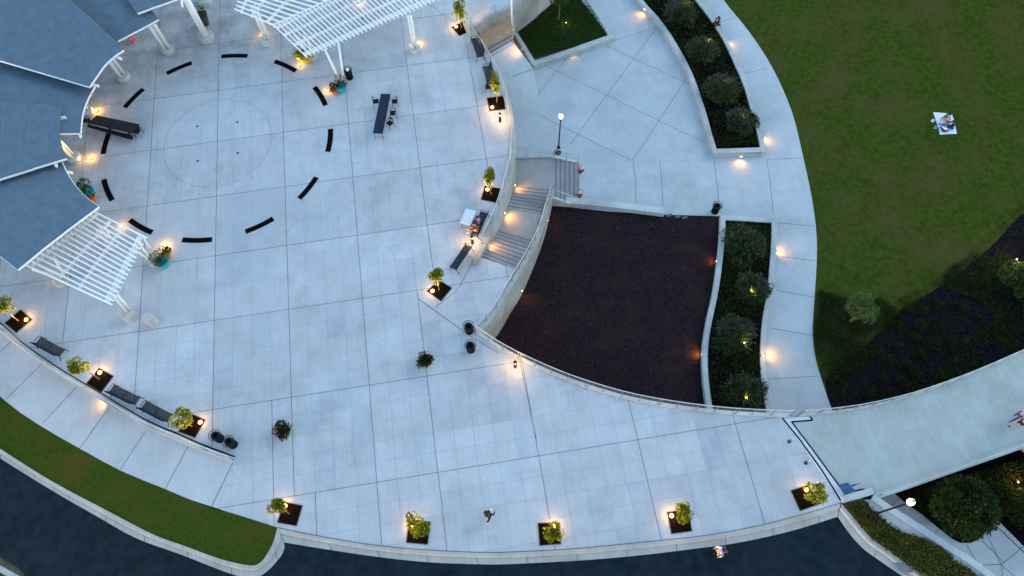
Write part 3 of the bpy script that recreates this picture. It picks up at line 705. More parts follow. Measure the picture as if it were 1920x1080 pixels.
mb = MB(); wallmesh(mb, [p+Vector((0, 0, .06)) for p in ub[1:]], .16, -.7); mb.build('parapet', DECK, bt)
mb = MB(); wallmesh(mb, [p+Vector((0, 0, .08)) for p in lb_[2:]], -.34, -.75); mb.build('parapet', DECK, bt)
mb = MB()
pc = U(1925, 868, ZL)+o; mb.lathe((pc.x+.6, pc.y+1.2, ZL), [(1.1, 0), (1.1, 2.0), (1.6, 2.6), (1.9, 2.86)], 28); mb.build('pier', WHITE, bt, smooth=True)
railing([p for p in offs(bu[1:], .07)], 'curved guard railing on the far side of the footbridge', h=1.07, step=1.15, mids=(.25, .5, .75), mr=.004, postw=.07)
railing([p for p in offs(bl[2:], -.2)], 'low straight railing on the near side of the footbridge', h=.9, step=3.0, mids=(), r=.02)
# expansion joint band
mb = MB()
P_ = px('1467 783;1492 808;1520 842;1550 882;1577 921;1581 941'); P2_ = px('1484 791;1508 818;1540 861;1575 905;1578 917')
A_ = px('1467 784;1577 939'); B_ = px('1483 784;1581 915')
mb.sheet(px('1467 784;1484 784;1500 782;1516 782;1523 789;1484 791;1582 924;1622 918;1626 924;1580 940;1575 938'), .004, 0)
mb.line(px('1467 784;1500 825;1540 880;1576 938'), .09, .014, 1); mb.line(px('1523 788;1484 791;1520 838;1555 886;1582 922'), .09, .014, 1); mb.line(px('1519 781;1524 788'), .09, .014, 1); mb.line(px('1582 924;1621 917;1627 924'), .09, .014, 1)
tag(mb.build('expansion_joint', [mat('joint_plate', (.50, .52, .54), .6, .05, 3), BLACK], fix=False), 'pale strip with black edges where plaza meets footbridge', 'joint strip')
# concrete curb walls and ledge going down to the right
cw = sm(px('1578 943 0.12;1640 925 0.12', 0), 1)
wall('retaining_wall', [U(1582, 943, .12), U(1612, 935, .12), U(1640, 926, .12)], .4, -.6, 'short pale kerb wall at the near corner of the footbridge')
rw = sm(px('1640 926 0.10;1668 946 .1;1700 966 .1;1745 995 .1;1790 1024 .1;1835 1054 .1;1872 1082 .1;1930 1125 .1'), 2)
wall('retaining_wall', rw, -.42, ZL-.4, 'pale curved retaining wall above the sunken lower-right sidewalk')
sw_o = sm(px('1618 936;1645 965;1690 998;1726 1008;1760 1025;1800 1058;1842 1086;1900 1125', .02), 2)
mb = MB(); A_ = offs(rw, -.42); 
for p in A_: p.z = .03
for p in sw_o: p.z = -.02
ribbon(mb, A_, sw_o, 40); struct(mb.build('drain_apron', CURB, fix=False))
mb = MB(); mb.sheet(sm(px('1724 1008;1748 1011;1772 1024;1789 1037;1785 1042;1765 1033;1745 1023', .03), 2, True), .016); struct(mb.build('soil_patch', mat('brown_dirt', (.09, .075, .055), .95, .25, 6), fix=False))
# verge with ground cover between side curb and wall
vp_ = px('1582 945;1618 936;1645 965;1690 998;1726 1009;1760 1026;1800 1058;1842 1086;1900 1130;1840 1145;1735 1082;1700 1058;1668 1034;1632 1008;1605 976', -.03)
mb = MB(); mb.sheet(vp_, -.03); struct(mb.build('side_verge', DGRASS, fix=False))
scatter([(p.x, p.y) for p in vp_], -.02, 9000, .17, .08, L_GC2, 'ground_cover', 'olive green ground cover on the strip beside the lamp post at lower right', jz=.12)
mb = MB(); mb.prism([Vector((p.x, p.y, -.15)) for p in vp_+px('1640 926')], -4.5); struct(mb.build('earth_bank', DGRASS))
# grey broken kerb patch
mb = MB(); mb.sheet(px('1676 1055;1688 1054;1706 1062;1712 1075;1690 1070', 0), .03); mb.sheet(px('1712 1068;1722 1066;1736 1078;1728 1084', 0), .03); struct(mb.build('kerb_patch', mat('patch_grey', (.16, .16, .16), .9, .2, 5), fix=False))
# sunken sidewalk and plaza at lower right
mb = MB(); ZS = -3.0
lowq = px('1600 900;1672 921;1700 945;1730 965;1762 992;1785 1010;1800 1018;1820 1018;1835 1011;1852 995;1870 975;1895 1000;1925 1030;2000 1110;2000 1250;1700 1250;1640 1000', ZS)
mb.prism(lowq, -4.4, 0)
for s_ in ('1672 948;1687 932', '1752 1002;1762 990', '1812 1020;1820 1035;1835 1060', '1850 1000;1878 1060;1925 1100', '1835 1060;1878 1058;1925 1020', '1878 1060;1880 1085', '1840 1012;1883 1055'):
    mb.line(px(s_, ZS), .035, .006, 1)
struct(mb.build('sunken_sidewalk', [PAVE2, JOINT]))
# ------------------------------------------------------------------ pavilion: roofs over the ring of columns
pv = empty('pavilion', Vector((RC.x-12, RC.y+3, 0)), 0, 'crescent shaped pavilion with blue-grey shingle roofs around the etched circle', 'building'); o = -pv.location
def plane_at(eave_px, z0, slope, gdir):
    p0 = U(*eave_px, z0); gdir = Vector(gdir).normalized()
    def f(px_, py_):
        d = Vector(ray(px_, py_)); c = Vector(CW)
        # z = z0 + s*dot(xy-p0,g)
        a = d.z-slope*(d.x*gdir.x+d.y*gdir.y); b = z0+slope*((c.x-p0.x)*gdir.x+(c.y-p0.y)*gdir.y)-c.z
        return c+d*(b/a)
    return f, gdir
def roof(poly, eave_px, z0, slope, gdir, fascia, rafters=()):
    f, gd = plane_at(eave_px, z0, slope, gdir); P = [f(x, y) for x, y in poly]
    mb = MB(); up = Vector((0, 0, .22)); n = len(P)
    mb.add([p+o for p in P]+[p+o-up for p in P], [tuple(range(n)), tuple(range(2*n-1, n-1, -1))]+[(i, n+i, n+(i+1) % n, (i+1) % n) for i in range(n)])
    ob = mb.build('roof', ROOF, pv); me = ob.data; uv = me.uv_layers.new(name='UVMap'); cr = Vector((-gd.y, gd.x, 0))
    for lp in me.loops:
        v = me.vertices[lp.vertex_index].co; uv.data[lp.index].uv = (v.x*cr.x+v.y*cr.y, (v.x*gd.x+v.y*gd.y)*math.sqrt(1+slope**2))
    Q = [f(x, y)+o for x, y in fascia]; mb = MB()
    cen = sum((p+o for p in P), Vector())/n
    for a, b in zip(Q[:-1], Q[1:]):
        d = (b-a).normalized(); nn = Vector((d.y, -d.x, 0)); 
        if nn.dot(a-cen) < 0: nn = -nn
        mb.beam(a+nn*.02-Vector((0, 0, .10)), b+nn*.02-Vector((0, 0, .08)), .03, .14)
    fo = mb.build('fascia', WHITE, ob)
    for (x, y, dx, dy) in rafters:
        a = f(x, y)+o-Vector((0, 0, .30)); dv = Vector((dx, dy, 0)).normalized(); mb = MB(); mb.beam(a-dv*.9, a+dv*.22, .11, .2); mb.build('rafter', WHITE, ob)
    return ob
def cat_(pts, n=3): return [(v.x, v.y) for v in sm([Vector((x, y, 0)) for x, y in pts], n)]
e1 = cat_([(231, 93), (212, 106), (195, 122), (182, 140), (173, 153), (167, 162)])
e4 = cat_([(177, 161), (165, 182), (156, 205), (152, 225), (150, 249)])
e6 = cat_([(115, 303), (126, 326), (140, 347), (158, 367), (184, 387)])
e2 = cat_([(218, 77), (245, 63), (270, 50), (297, 35)])
roof([(132, 0), (231, 93)]+e1[1:]+[(0, 113), (-120, 78), (-120, -90), (60, -75)], (200, 120), 4.9, .42, (-.82, .57), e1+[(0, 113), (-120, 78)], [(219, 103, .8, -.5), (175, 155, 1, -.3)])
roof([(90, -40)]+[(219, 78)]+e2[1:]+[(285, 20), (240, -30), (200, -80)], (250, 60), 4.4, .40, (-.42, .9), e2, [(276, 18, .4, -1)])
roof([(238, -2), (257, 24), (290, 12), (330, -2), (345, -60), (200, -60)], (300, 8), 5.2, .40, (-.2, .98), [(257, 24), (290, 12), (330, -2), (338, -10)], [(338, 2, .1, -1)])
roof([(0, 108), (167, 158)]+e4+[(105, 250), (60, 225), (-60, 180), (-60, 90)], (155, 210), 4.2, .40, (-1, 0.05), e4+[(105, 250)], [(146, 248, .1, -1)])
roof([(-60, 186), (0, 190), (60, 194), (112, 198), (110, 225), (109, 250), (113, 272), (124, 296), (60, 316), (0, 335), (-60, 355)], (112, 240), 5.0, .42, (-1, -.1), [(124, 296), (60, 316), (0, 335), (-60, 355)], [(112, 216, 1, .1), (100, 303, .2, -1)])
roof(e6+[(120, 432), (75, 468), (33, 505), (0, 480), (-60, 440), (-60, 300), (30, 310)], (140, 347), 4.5, .40, (-.78, -.62), e6+[(120, 435), (75, 470), (33, 505), (0, 480)], [(125, 318, 1, -.4)])
# columns: concrete plinth, three slender shafts bound together
def column(par, bx, by, tops, hh=.35, pr=.52, sr=.10, zb=0):
    b = U(bx, by, 0)+(-par.location); mb = MB(); mb.lathe(b, [(pr, 0), (pr, hh-.04), (pr-.05, hh)], 24); pl_ = mb.build('plinth', WALLC, par, smooth=False)
    for (fx, fy, tx, ty, tz) in tops:
        mb = MB(); mb.tube([b+Vector((fx, fy, hh)), b+Vector((tx, ty, tz))], sr, 10); mb.build('column', WHITE, par, smooth=True)
    return b
for (x, y, hz) in ((316, 96, 4.2), (233, 146, 4.6), (165, 212, 3.95), (140, 297, 4.7), (152, 375, 4.3)):
    q = U(x, y)-RC; q.normalize(); t_ = Vector((-q.y, q.x, 0))
    column(pv, x, y, [(t_.x*.17, t_.y*.17, t_.x*.3+q.x*.0, t_.y*.3, hz), (-t_.x*.17, -t_.y*.17, -t_.x*.12, -t_.y*.12, hz), (q.x*.2, q.y*.2, q.x*.9, q.y*.9, hz+.2)], sr=.11, pr=.5)
b = column(pv, 388, 72, [(0, 0, 0, 0, 5.0)], pr=.62, sr=.26, hh=.4)
column(pv, 385, 4, [(0, 0, 0, .3, 4.8)], pr=.6, sr=.2, hh=.4)
mb = MB(); C0 = Vector((RC.x, RC.y, 0))+o
for k in range(12):
    a0_, a1_ = math.radians(110+k*8), math.radians(110+(k+1)*8); Rw = 16.5
    mb.beam(C0+Vector((Rw*math.cos(a0_), Rw*math.sin(a0_), 2.2)), C0+Vector((Rw*math.cos(a1_), Rw*math.sin(a1_), 2.2)), .3, 4.4)
mb.build('back_wall', mat('cream_wall', (.42, .39, .34), .8, .08, 3), pv)
# ------------------------------------------------------------------ pergolas
def pergola(label, zt):
    return empty('pergola', U(500, 60, 0) if zt else U(0, 0), 0, label, 'pergola')
zP = 3.75
pg = empty('pergola', U(620, 60, 0), 0, 'large white slatted pergola at top centre over the plaza', 'pergola'); o = -pg.location
def slats(par, o, pairs, z, name='slat', w_=.085, hgt=.14, mt=WHITE):
    for (a, b) in pairs:
        mb = MB(); mb.beam(U(*a, z)+o, U(*b, z)+o, w_, hgt); mb.build(name, mt, par)
# right wing: slats from the lower edge running up-left
pr_ = []
n_ = 40
for i in range(n_):
    t = i/33.0
    b = (576+t*(822-576), 108-t*108)
    # upper end on the ridge line (513,47)->(620,0) and beyond the frame
    a = (b[0]-63, b[1]-61)
    pr_.append((a, b))
slats(pg, o, pr_, zP, w_=.058, hgt=.11)
for a, b, ww in (((570, 102), (900, -43), .22), ((551, 84), (880, -60), .10), ((532, 66), (860, -78), .10), ((518, 52), (700, -28), .14)):
    mb = MB(); mb.beam(U(*a, zP-.16)+o, U(*b, zP-.16)+o, ww, .2); mb.build('beam', WHITE, pg)
# left wing
pl_ = []
for i in range(16):
    a = (440+i*2.6, 17-i*7.2); b = (513+i*12.6, 47-i*5.6)
    pl_.append((a, b))
slats(pg, o, pl_, zP+.03, w_=.07, hgt=.12)
for a, b, ww in (((452, 24), (474, -30), .12), ((471, 31), (520, -30), .12), ((500, 42), (560, -20), .12), ((512, 49), (640, -9), .2)):
    mb = MB(); mb.beam(U(*a, zP-.14)+o, U(*b, zP-.14)+o, ww, .2); mb.build('beam', WHITE, pg)
def post(par, o, a, za, b, zb, w_=.16, name='post'):
    mb = MB(); mb.tube([U(*a, za)+o, U(*b, zb)+o], w_/2, 10); mb.build(name, WHITE, par, smooth=True)
def plinth(par, o, c, r, hh):
    mb = MB(); mb.lathe(U(*c, 0)+o, [(r, 0), (r, hh-.04), (r-.04, hh)], 26); mb.build('plinth', WALLC, par)
plinth(pg, o, (779, 95), .42, .35); post(pg, o, (775, 91), .3, (769, 85), 3.6, .15); 
for c in ((776, 90), (781, 90)): 
    q = U(c[0], c[1], .3); mb = MB(); mb.tube([q+o, q+o+Vector((0, 0, 3.3))], .085, 10); mb.build('post', WHITE, pg, smooth=True)
for c in ((640, 157), (646, 157)):
    q = U(c[0], c[1], 0)+o; mb = MB()
    t_ = (U(609, 92, zP-.2) if c[0] < 643 else U(634, 78, zP-.2))+o
    mb.tube([q, t_], .085, 10); mb.build('post', WHITE, pg, smooth=True)
plinth(pg, o, (503, 78), .58, .4)
for c in ((498, 72), (505, 72)):
    q = U(c[0], c[1], .4); mb = MB(); mb.tube([q+o, q+o+Vector((-.12, .2, 3.2))], .12, 10); mb.build('post', WHITE, pg, smooth=True)
plinth(pg, o, (588, 108), .4, .35)
for dx in (-4, 4):
    q = U(586+dx, 104, .3); mb = MB(); mb.tube([q+o, U(560+dx*2.4, 62, zP-.2)+o], .08, 8); mb.build('post', WHITE, pg, smooth=True)
plinth(pg, o, (690, 30), .45, .35); post(pg, o, (689, 28), .3, (680, -25), zP-.2, .2)
# lower-left pergola
pq = empty('pergola', U(180, 500, 0), 0, 'smaller white slatted pergola attached to the lower-left roof edge', 'pergola'); o = -pq.location
zq = 3.6
en = [(275, 446), (268, 459), (263, 467), (257.5, 475), (255, 483.5), (251, 491), (246.7, 499), (243.5, 507), (239, 515.5), (235, 523), (231, 531), (226.6, 540), (222, 548), (218, 556), (213, 564), (210, 571)]
pr_ = []
for i, e in enumerate(en):
    t = i/(len(en)-1); a = (177-t*130+8*math.sin(t*3.14), 397+t*99-2*math.sin(t*3.14)); pr_.append((a, e))
slats(pq, o, pr_, zq, w_=.09, hgt=.12)
for a, b, ww in (((206, 415), (112, 521), .12), ((229, 427), (147, 543), .12), ((264, 441), (201, 564), .26), ((181, 402), (60, 498), .14)):
    mb = MB(); mb.beam(U(*a, zq-.15)+o, U(*b, zq-.15)+o, ww, .18); mb.build('beam', WHITE, pq)
plinth(pq, o, (246, 594), .46, .75)
for a, b in (((238, 584), (211, 553)), ((245, 580), (219, 552))):
    mb = MB(); mb.tube([U(*a, .75)+o, U(*b, zq-.2)+o], .075, 10); mb.build('post', WHITE, pq, smooth=True)
plinth(pq, o, (292, 492), .4, .35)
for a, b in (((289, 478), (269, 446)), ((287, 490), (262, 459)), ((285, 492), (255, 470))):
    mb = MB(); mb.tube([U(*a, .35)+o, U(*b, zq-.2)+o], .06, 10); mb.build('post', WHITE, pq, smooth=True)
plinth(pq, o, (118, 528), .5, .3)
for a, b in (((116, 520), (74, 497)), ((112, 522), (62, 505)), ((121, 518), (100, 480))):
    mb = MB(); mb.tube([U(*a, .3)+o, U(*b, zq-.2)+o], .09, 10); mb.build('post', WHITE, pq, smooth=True)
plinth(pq, o, (212, 462), .42, .3)
for a, b in (((208, 455), (182, 420)), ((212, 454), (195, 424)), ((205, 458), (178, 432))):
    mb = MB(); mb.tube([U(*a, .3)+o, U(*b, zq-.2)+o], .07, 10); mb.build('post', WHITE, pq, smooth=True)
# stub bollard near it
mb = MB(); mb.lathe((0, 0, 0), [(.33, 0), (.33, .95), (.30, 1.0)], 26); ob = mb.build('concrete_bollard', WALLC); ob.location = U(288, 605); tag(ob, 'thick round concrete stub bollard beside the lower-left pergola foot', 'bollard')
# ------------------------------------------------------------------ rail on the left wall
lw = sm(px('-60 564;0 607;40 643;112 693;188 738;275 790;333 815;375 834;440 858', 0.12), 2)
wall('retaining_wall', lw, -.30, -1.7, 'curved pale kerb wall behind the benches at lower left')
railing(offs(lw, -.14), 'steel railing along the kerb wall behind the lower-left benches', h=1.0, step=1.9, mids=(.5,), mr=.006)
# ------------------------------------------------------------------ benches
def bench(label, group='black slatted metal benches'):
    r = empty('park_bench', (0, 0, 0), 0, label, 'bench', group); L = 2.0
    mb = MB()
    for k in range(9): mb.box((0, -.24+k*.053, .45), (L-.1, .046, .012))
    mb.box((0, -.26, .44), (L-.06, .03, .04)); mb.box((0, .22, .44), (L-.06, .03, .04)); mb.box((0, 0, .43), (.04, .46, .03))
    mb.build('seat', SLAT, r)
    mb = MB()
    for k in range(8):
        mb.box((0, .25+k*.013, .52+k*.05), (L-.1, .012, .044))
    mb.beam((-L/2+.04, .24, .48), (-L/2+.04, .36, .92), .04, .03); mb.beam((L/2-.04, .24, .48), (L/2-.04, .36, .92), .04, .03); mb.tube([(-L/2+.02, .365, .92), (L/2-.02, .365, .92)], .022, 6)
    mb.build('backrest', SLAT, r)
    for s_ in (-1, 1):
        x = s_*(L/2-.02); mb = MB(); mb.tube(sm([Vector((x, -.36, 0)), Vector((x, -.27, .25)), Vector((x, -.29, .55)), Vector((x, -.20, .66)), Vector((x, .05, .68)), Vector((x, .28, .62))], 3), .022, 6); mb.build('armrest', BMET, r, smooth=True)
        mb = MB(); mb.tube(sm([Vector((x, .44, 0)), Vector((x, .30, .22)), Vector((x, .24, .45)), Vector((x, .36, .92))], 3), .024, 6); mb.beam((x, -.27, .42), (x, .25, .42), .04, .04); mb.build('leg', BMET, r, smooth=True)
    return r
B = [((889, 71), (901, 106), 1, 'black slatted bench nearest the tree square at the top centre wall'),
     ((912, 124), (920, 160), 1, 'black bench half hidden by a sapling, with a chair at its end'),
     ((908, 399), (890, 441), -1, 'black bench with two seated people beside the white table'),
     ((877, 464), (852, 501), -1, 'empty black bench between the bollard light and the head of the stairs'),
     ((68, 636), (119, 664), 0, 'black bench farthest left, between two lit tree squares'),
     ((207, 727), (260, 753), 0, 'black bench just right of the second lower-left tree square'),
     ((268, 758), (320, 785), 0, 'black bench partly under a yellow-lit sapling by the two bins')]
proto = None; BEN = []
for (a, b, side, lb) in B:
    P, Q = U(*a, .45), U(*b, .45); c = (P+Q)/2; c.z = 0; ang = math.atan2(Q.y-P.y, Q.x-P.x)
    if side == 0: ang += math.pi          # back towards the lower-left wall
    back = Vector((-math.sin(ang), math.cos(ang), 0))
    if side == 1 and back.x < 0: ang += math.pi
    if side == -1 and back.x < 0: ang += math.pi
    if proto is None: proto = bench(lb); proto.location = c; proto.rotation_euler = (0, 0, ang); BEN.append(proto)
    else: BEN.append(dup(proto, c, ang, lb))
# ------------------------------------------------------------------ bins
def bin_(label):
    r = empty('litter_bin', (0, 0, 0), 0, label, 'bin', 'black ribbed litter bins'); mb = MB()
    n = 30
    for k in range(n):
        t = 2*math.pi*k/n; c, s_ = math.cos(t), math.sin(t)
        mb.tube([(c*.26, s_*.26, .05), (c*.27, s_*.27, .75), (c*.36, s_*.36, .93)], .011, 4)
    mb.build('slatted_body', BMET, r)
    mb = MB(); mb.lathe((0, 0, 0), [(.27, 0), (.27, .06), (.24, .06)], 24); mb.build('base', BMET, r)
    mb = MB(); mb.tube([Vector((.36*math.cos(k*math.pi/12), .36*math.sin(k*math.pi/12), .93)) for k in range(25)], .018, 5, cap=False); mb.build('rim', BMET, r)
    mb = MB(); mb.lathe((0, 0, 0), [(.22, .05), (.24, .80), (.26, .82), (.26, .86), (.15, .88), (.13, .70), (.02, .6)], 24); mb.build('liner', BPLAS, r, smooth=True)
    return r
b0 = None
for (x, y, z, lb) in ((656, 146, 0, 'black ribbed bin with a white bag showing, behind the pergola post'), (880, 621, 0, 'black ribbed bin at the corner tip of the curved stair wall'), (883, 656, 0, 'black ribbed bin in front of the corner tip, nearer the flower pot'),
                      (1340, 397, ZL, 'black ribbed bin alone on the lower plaza near the planter end'), (413, 823, 0, 'left one of the pair of black bins at lower left'), (438, 834, 0, 'right one of the pair of black bins at lower left')):
    if b0 is None: b0 = bin_(lb); b0.location = U(x, y, z)
    else: dup(b0, U(x, y, z), random.uniform(0, .2), lb)
mb = MB(); mb.lathe((0, 0, 0), [(.16, .86), (.14, .95), (.04, 1.02), (.01, 1.05)], 9); ob = mb.build('paper_bag', WHITE, smooth=True); ob.location = U(656, 146); tag(ob, 'crumpled white bag on top of the bin behind the pergola post', 'bag')
# ------------------------------------------------------------------ tables and chairs
def chair(label):
    r = empty('patio_chair', (0, 0, 0), 0, label, 'chair', 'black tube chairs'); mb = MB(); mb.box((0, 0, .455), (.42, .40, .025)); mb.build('seat', BPLAS, r)
    mb = MB()
    for k in range(6):
        t = -.5+k/5.; mb.box((t*.38, .24-.1*t*t, .74), (.06, .012, .22))
    mb.tube(sm([Vector((-.20, .17, .86)), Vector((0, .25, .88)), Vector((.20, .17, .86))], 3), .013, 6); mb.build('backrest', BPLAS, r)
    for sx in (-1, 1):
        mb = MB(); mb.tube([(sx*.2, -.18, .45), (sx*.22, -.24, 0)], .014, 6); mb.build('leg', BMET, r)
        mb = MB(); mb.tube([(sx*.2, .18, .86), (sx*.2, .19, .45), (sx*.22, .28, 0)], .014, 6); mb.build('leg', BMET, r)
    mb = MB(); mb.tube([(-.21, -.22, .15), (.21, -.22, .15)], .009, 5); mb.build('crossbar', BMET, r)
    for sx in (-.2, .2): mb = MB(); mb.tube([(sx, .18, .68), (sx, -.18, .66), (sx, -.18, .45)], .012, 5); mb.build('armrest', BMET, r)
    return r
def table(label, quad, z, m, legs=True):
    P = px(quad, z); c = sum(P, Vector())/4; ax = (P[1]-P[0]); ax2 = (P[3]-P[0]); r = empty('long_table', (c.x, c.y, 0), 0, label, 'table'); o = -r.location
    mb = MB(); Q = [p+o for p in P]; mb.prism(Q, z-.035); mb.build('tabletop', m, r)
    la, lb = (P[0]-P[1]), (P[0]-P[3]); long_ = (P[3]-P[0]) if (P[3]-P[0]).length > (P[1]-P[0]).length else (P[1]-P[0]); short = (P[1]-P[0]) if long_ is not (P[1]-P[0]) and (P[3]-P[0]).length > (P[1]-P[0]).length else (P[3]-P[0])
    l, s_ = long_.normalized(), short.normalized(); hl, hs = long_.length/2, short.length/2
    for e in (-1, 1):
        for q in (-1, 1):
            a = l*e*(hl-.12)+s_*q*(hs-.08); mb = MB(); mb.tube([a+Vector((0, 0, z-.03)), a+l*e*.10+Vector((0, 0, 0))], .016, 6); mb.build('leg', BMET, r)
        a = l*e*(hl-.07); mb = MB(); mb.tube([a-s_*(hs-.08)+Vector((0, 0, .2)), a+s_*(hs-.08)+Vector((0, 0, .2))], .012, 6); mb.tube([a+Vector((0, 0, .2)), a-l*e*.3+Vector((0, 0, z-.04))], .01, 5); mb.build('crossbar', BMET, r)
    return r
table('long blue-black folding table with four chairs on the open plaza', '714 176;732.5 176;717.5 250.5;699 249.5', .75, BTAB)
table('long charcoal table under the edge of the pavilion roofs', '181 216;262 233;248 250;165 231', .76, BTAB2)
table('pale grey square-cornered table in front of the occupied bench', '873.5 391;893 396;882 423;862 418', .75, mat('grey_white_top', (.58, .60, .60), .5, .05, 5))
mb = MB(); mb.lathe((0, 0, 0), [(.05, 0), (.06, .12), (.05, .12)], 12); ob = mb.build('paper_cup', WHITE); ob.location = U(884.5, 408.5, .75); tag(ob, 'small white cup on the pale grey table', 'cup')
mb = MB(); P = px('163 238;166 233;250 254;247 262', .45); rb = empty('long_bench', U(205, 252, 0), 0, 'low dark bench along the long charcoal table', 'bench'); o = -rb.location
c_ = P; mb.prism([p+o for p in [P[0], P[1], P[2], P[3]]], .41); mb.build('seat', BTAB2, rb)
for a_, b_ in ((168, 238), (207, 248), (243, 256)):
    q = U(a_, b_, 0)+o; mb = MB(); mb.box((q.x+.05, q.y+.35, .2), (.06, .36, .4), -.3); mb.build('leg', BMET, rb)
ch = None
for (x, y, fx, fy, lb) in ((705, 190, 1, 0, 'black chair left of the blue-black table, the only one on that side'), (740, 190, -1, 0, 'top one of the three chairs right of the blue-black table'), (736.5, 212, -1, .1, 'middle one of the three chairs right of the blue-black table'),
                       (731, 231, -.8, -.5, 'lowest of the three chairs right of the blue-black table'), (158, 226, 1, -.1, 'black chair at the left end of the charcoal table, half under the roof'), (257, 246, -.8, .3, 'black chair at the right end of the charcoal table'), (916, 163, .3, 1, 'black chair at the end of the bench behind the tall sapling')):
    ang = math.atan2(fy, fx)+math.pi/2
    if ch is None: ch = chair(lb); ch.location = U(x, y, .45)-Vector((0, 0, .45)); ch.rotation_euler = (0, 0, ang)
    else: dup(ch, U(x, y, .45)-Vector((0, 0, .45)), ang, lb)
# ------------------------------------------------------------------ tree squares with saplings and uplights
TREES = [('846.5 51;872 39;884.5 57;861.5 67.5', (866, 52), (862, 22), (855, 51), 1.0, 'topmost, by the terrace wall'),
 ('913 184;945.5 180;947.5 205;918 208.5', (931, 192), (929, 158), (923, 202), .8, 'tall narrow one beside a chair and a bollard light'),
 ('909 349;940.5 354;933.5 381;902 374.5', (922, 365), (917, 334), (914, 356), .8, 'beside the middle of the staircase'),
 ('800.5 546;823 525;847.5 540;827 565', (824, 544), (820, 519), (811, 546), .75, 'at the end of the bench row above the bins'),
 ('9 606;39 580.5;60.5 599.5;31 624', (35, 602), (6, 577), (50, 600), 1.0, 'leftmost, cut by the picture edge'),
 ('162 719.5;186 690;213 705.5;190 736', (187, 712), (149, 687), (188, 699), .85, 'second from the left in the lower row'),
 ('334 809;360 776;385 787.5;366 821', (360, 799), (339, 784), (376, 792), .95, 'overhanging the bench by the two bins'),
 ('520 980;532.5 941;567.5 948;556 986', (542, 964), (522, 950), (535, 949), .85, 'next to the grass corner at the bottom'),
 ('762 1017.5;766.5 976;807 979;802 1021', (786, 1000), (784, 990), (774, 986), .95, 'two-lobed, second of the bottom row'),
 ('1012 1023;1008.5 981;1049 980;1052 1020', (1031, 1001), (1038, 996), (1039, 987), .85, 'third of the bottom row, right over its lamp'),
 ('1250.5 960;1290 955;1297.5 996;1259 1001', (1274, 981), (1282, 962), (1259, 967), .85, 'fourth of the bottom row, lamp shining at its left'),
 ('1482.5 920;1516 909;1534.5 946;1500 958', (1508, 934), (1528, 923), (1512, 919), .95, 'at the right end of the bottom row by the footbridge')]
random.seed(21)
RIM = mat('square_edge', (.12, .10, .08), .8, .2, 6); TMULCH = mat('tree_mulch', spec=0, col=(.003, .002, .0015), rough=.9, scale=12, bump=.8, bscale=30, col2=(.018, .011, .007), thr=(.35, .75))
for i, (q, bs, cr_, lp, rad, lb) in enumerate(TREES):
    P = px(q); c = sum(P, Vector())/4; r = empty('tree_pit', (c.x, c.y, 0), 0, 'dark square tree pit, '+lb, 'tree pit', 'dark tree squares'); o = -r.location
    mb = MB(); mb.sheet([p+o for p in P], .014); mb.build('mulch', TMULCH, r, fix=False)
    mb = MB()
    for a, b_ in zip(P, P[1:]+P[:1]): mb.beam(a+o+Vector((0, 0, .015)), b_+o+Vector((0, 0, .015)), .035, .03)
    mb.build('edging', RIM, r)
    base = U(*bs, 0); top = U(*cr_, 1.95); r = empty('sapling', base, 0, 'yellow-lit sapling, '+lb, 'tree', 'saplings in dark squares'); d = top-base
    k1 = Vector((d.x*.25+random.uniform(-.1, .1), d.y*.25+random.uniform(-.1, .1), .8)); k2 = Vector((d.x*.7, d.y*.7, 1.4))
    mb = MB(); tr = sm([Vector((0, 0, -.05)), k1, k2, d+Vector((0, 0, .1))], 4); mb.tube(tr, [.045-.03*j/(len(tr)-1) for j in range(len(tr))], 7)
    for j in range(9):
        s0 = tr[random.randrange(len(tr)//2, len(tr)-1)]; v = rndu().normalized(); v.z = abs(v.z)*.7; e = s0+v*rad*.5; mb.tube([s0, s0.lerp(e, .5)+Vector((0, 0, .05)), e], [.015, .01, .005], 5)
    mb.build('trunk', BARK, r, smooth=True)
    mb = MB(); hz = 1.0
    if i in (0, 1, 2): hz = 2.3 if i else 1.3
    wd = .62 if i not in (1, 2) else .40
    crown(mb, d+Vector((0, 0, .1)), (wd*rad, wd*rad, .62*rad*hz), 950, .14, .09, clumps=12, cs=.40)
    if i == 8: crown(mb, U(773, 968, 2.0)-base, (.3, .35, .4), 260, .13, .085, clumps=5, cs=.5)
    mb.build('crown', L_SAP, r, fix=False)
# light fittings: recessed uplights
def uplight(name, loc, label, cat, group, e_spot=0, e_pt=4, aim=None, r=.09, spot=80, first=[None]):
    root = empty(name, loc, 0, label, cat, group)
    mb = MB(); mb.lathe((0, 0, 0), [(r+.035, .0), (r+.035, .045), (r, .05)], 14); mb.build('housing', BMET, root)
    mb = MB(); mb.lathe((0, 0, 0), [(r, .05), (r*.8, .075), (r*.3, .09)], 14); mb.build('lens', E_WARM, root, smooth=True)
    light('POINT', (0, 0, .22), e_pt*random.uniform(.9, 1.9), root, col=(1, .43, .07), r=.08)
    if e_spot: light('SPOT', (0, 0, .12), e_spot, root, col=(1, .66, .22), r=.05, spot=spot, dir=aim or (0, 0, 1))
    return root
for i, (q, bs, cr_, lp, rad, lb) in enumerate(TREES):
    p = U(*lp, .02); top = U(*cr_, 2.1)
    uplight('ground_uplight', p, 'warm uplight, '+lb, 'uplight', 'tree uplights', e_spot=210, e_pt=4.0, aim=top-p, spot=70, r=.13)
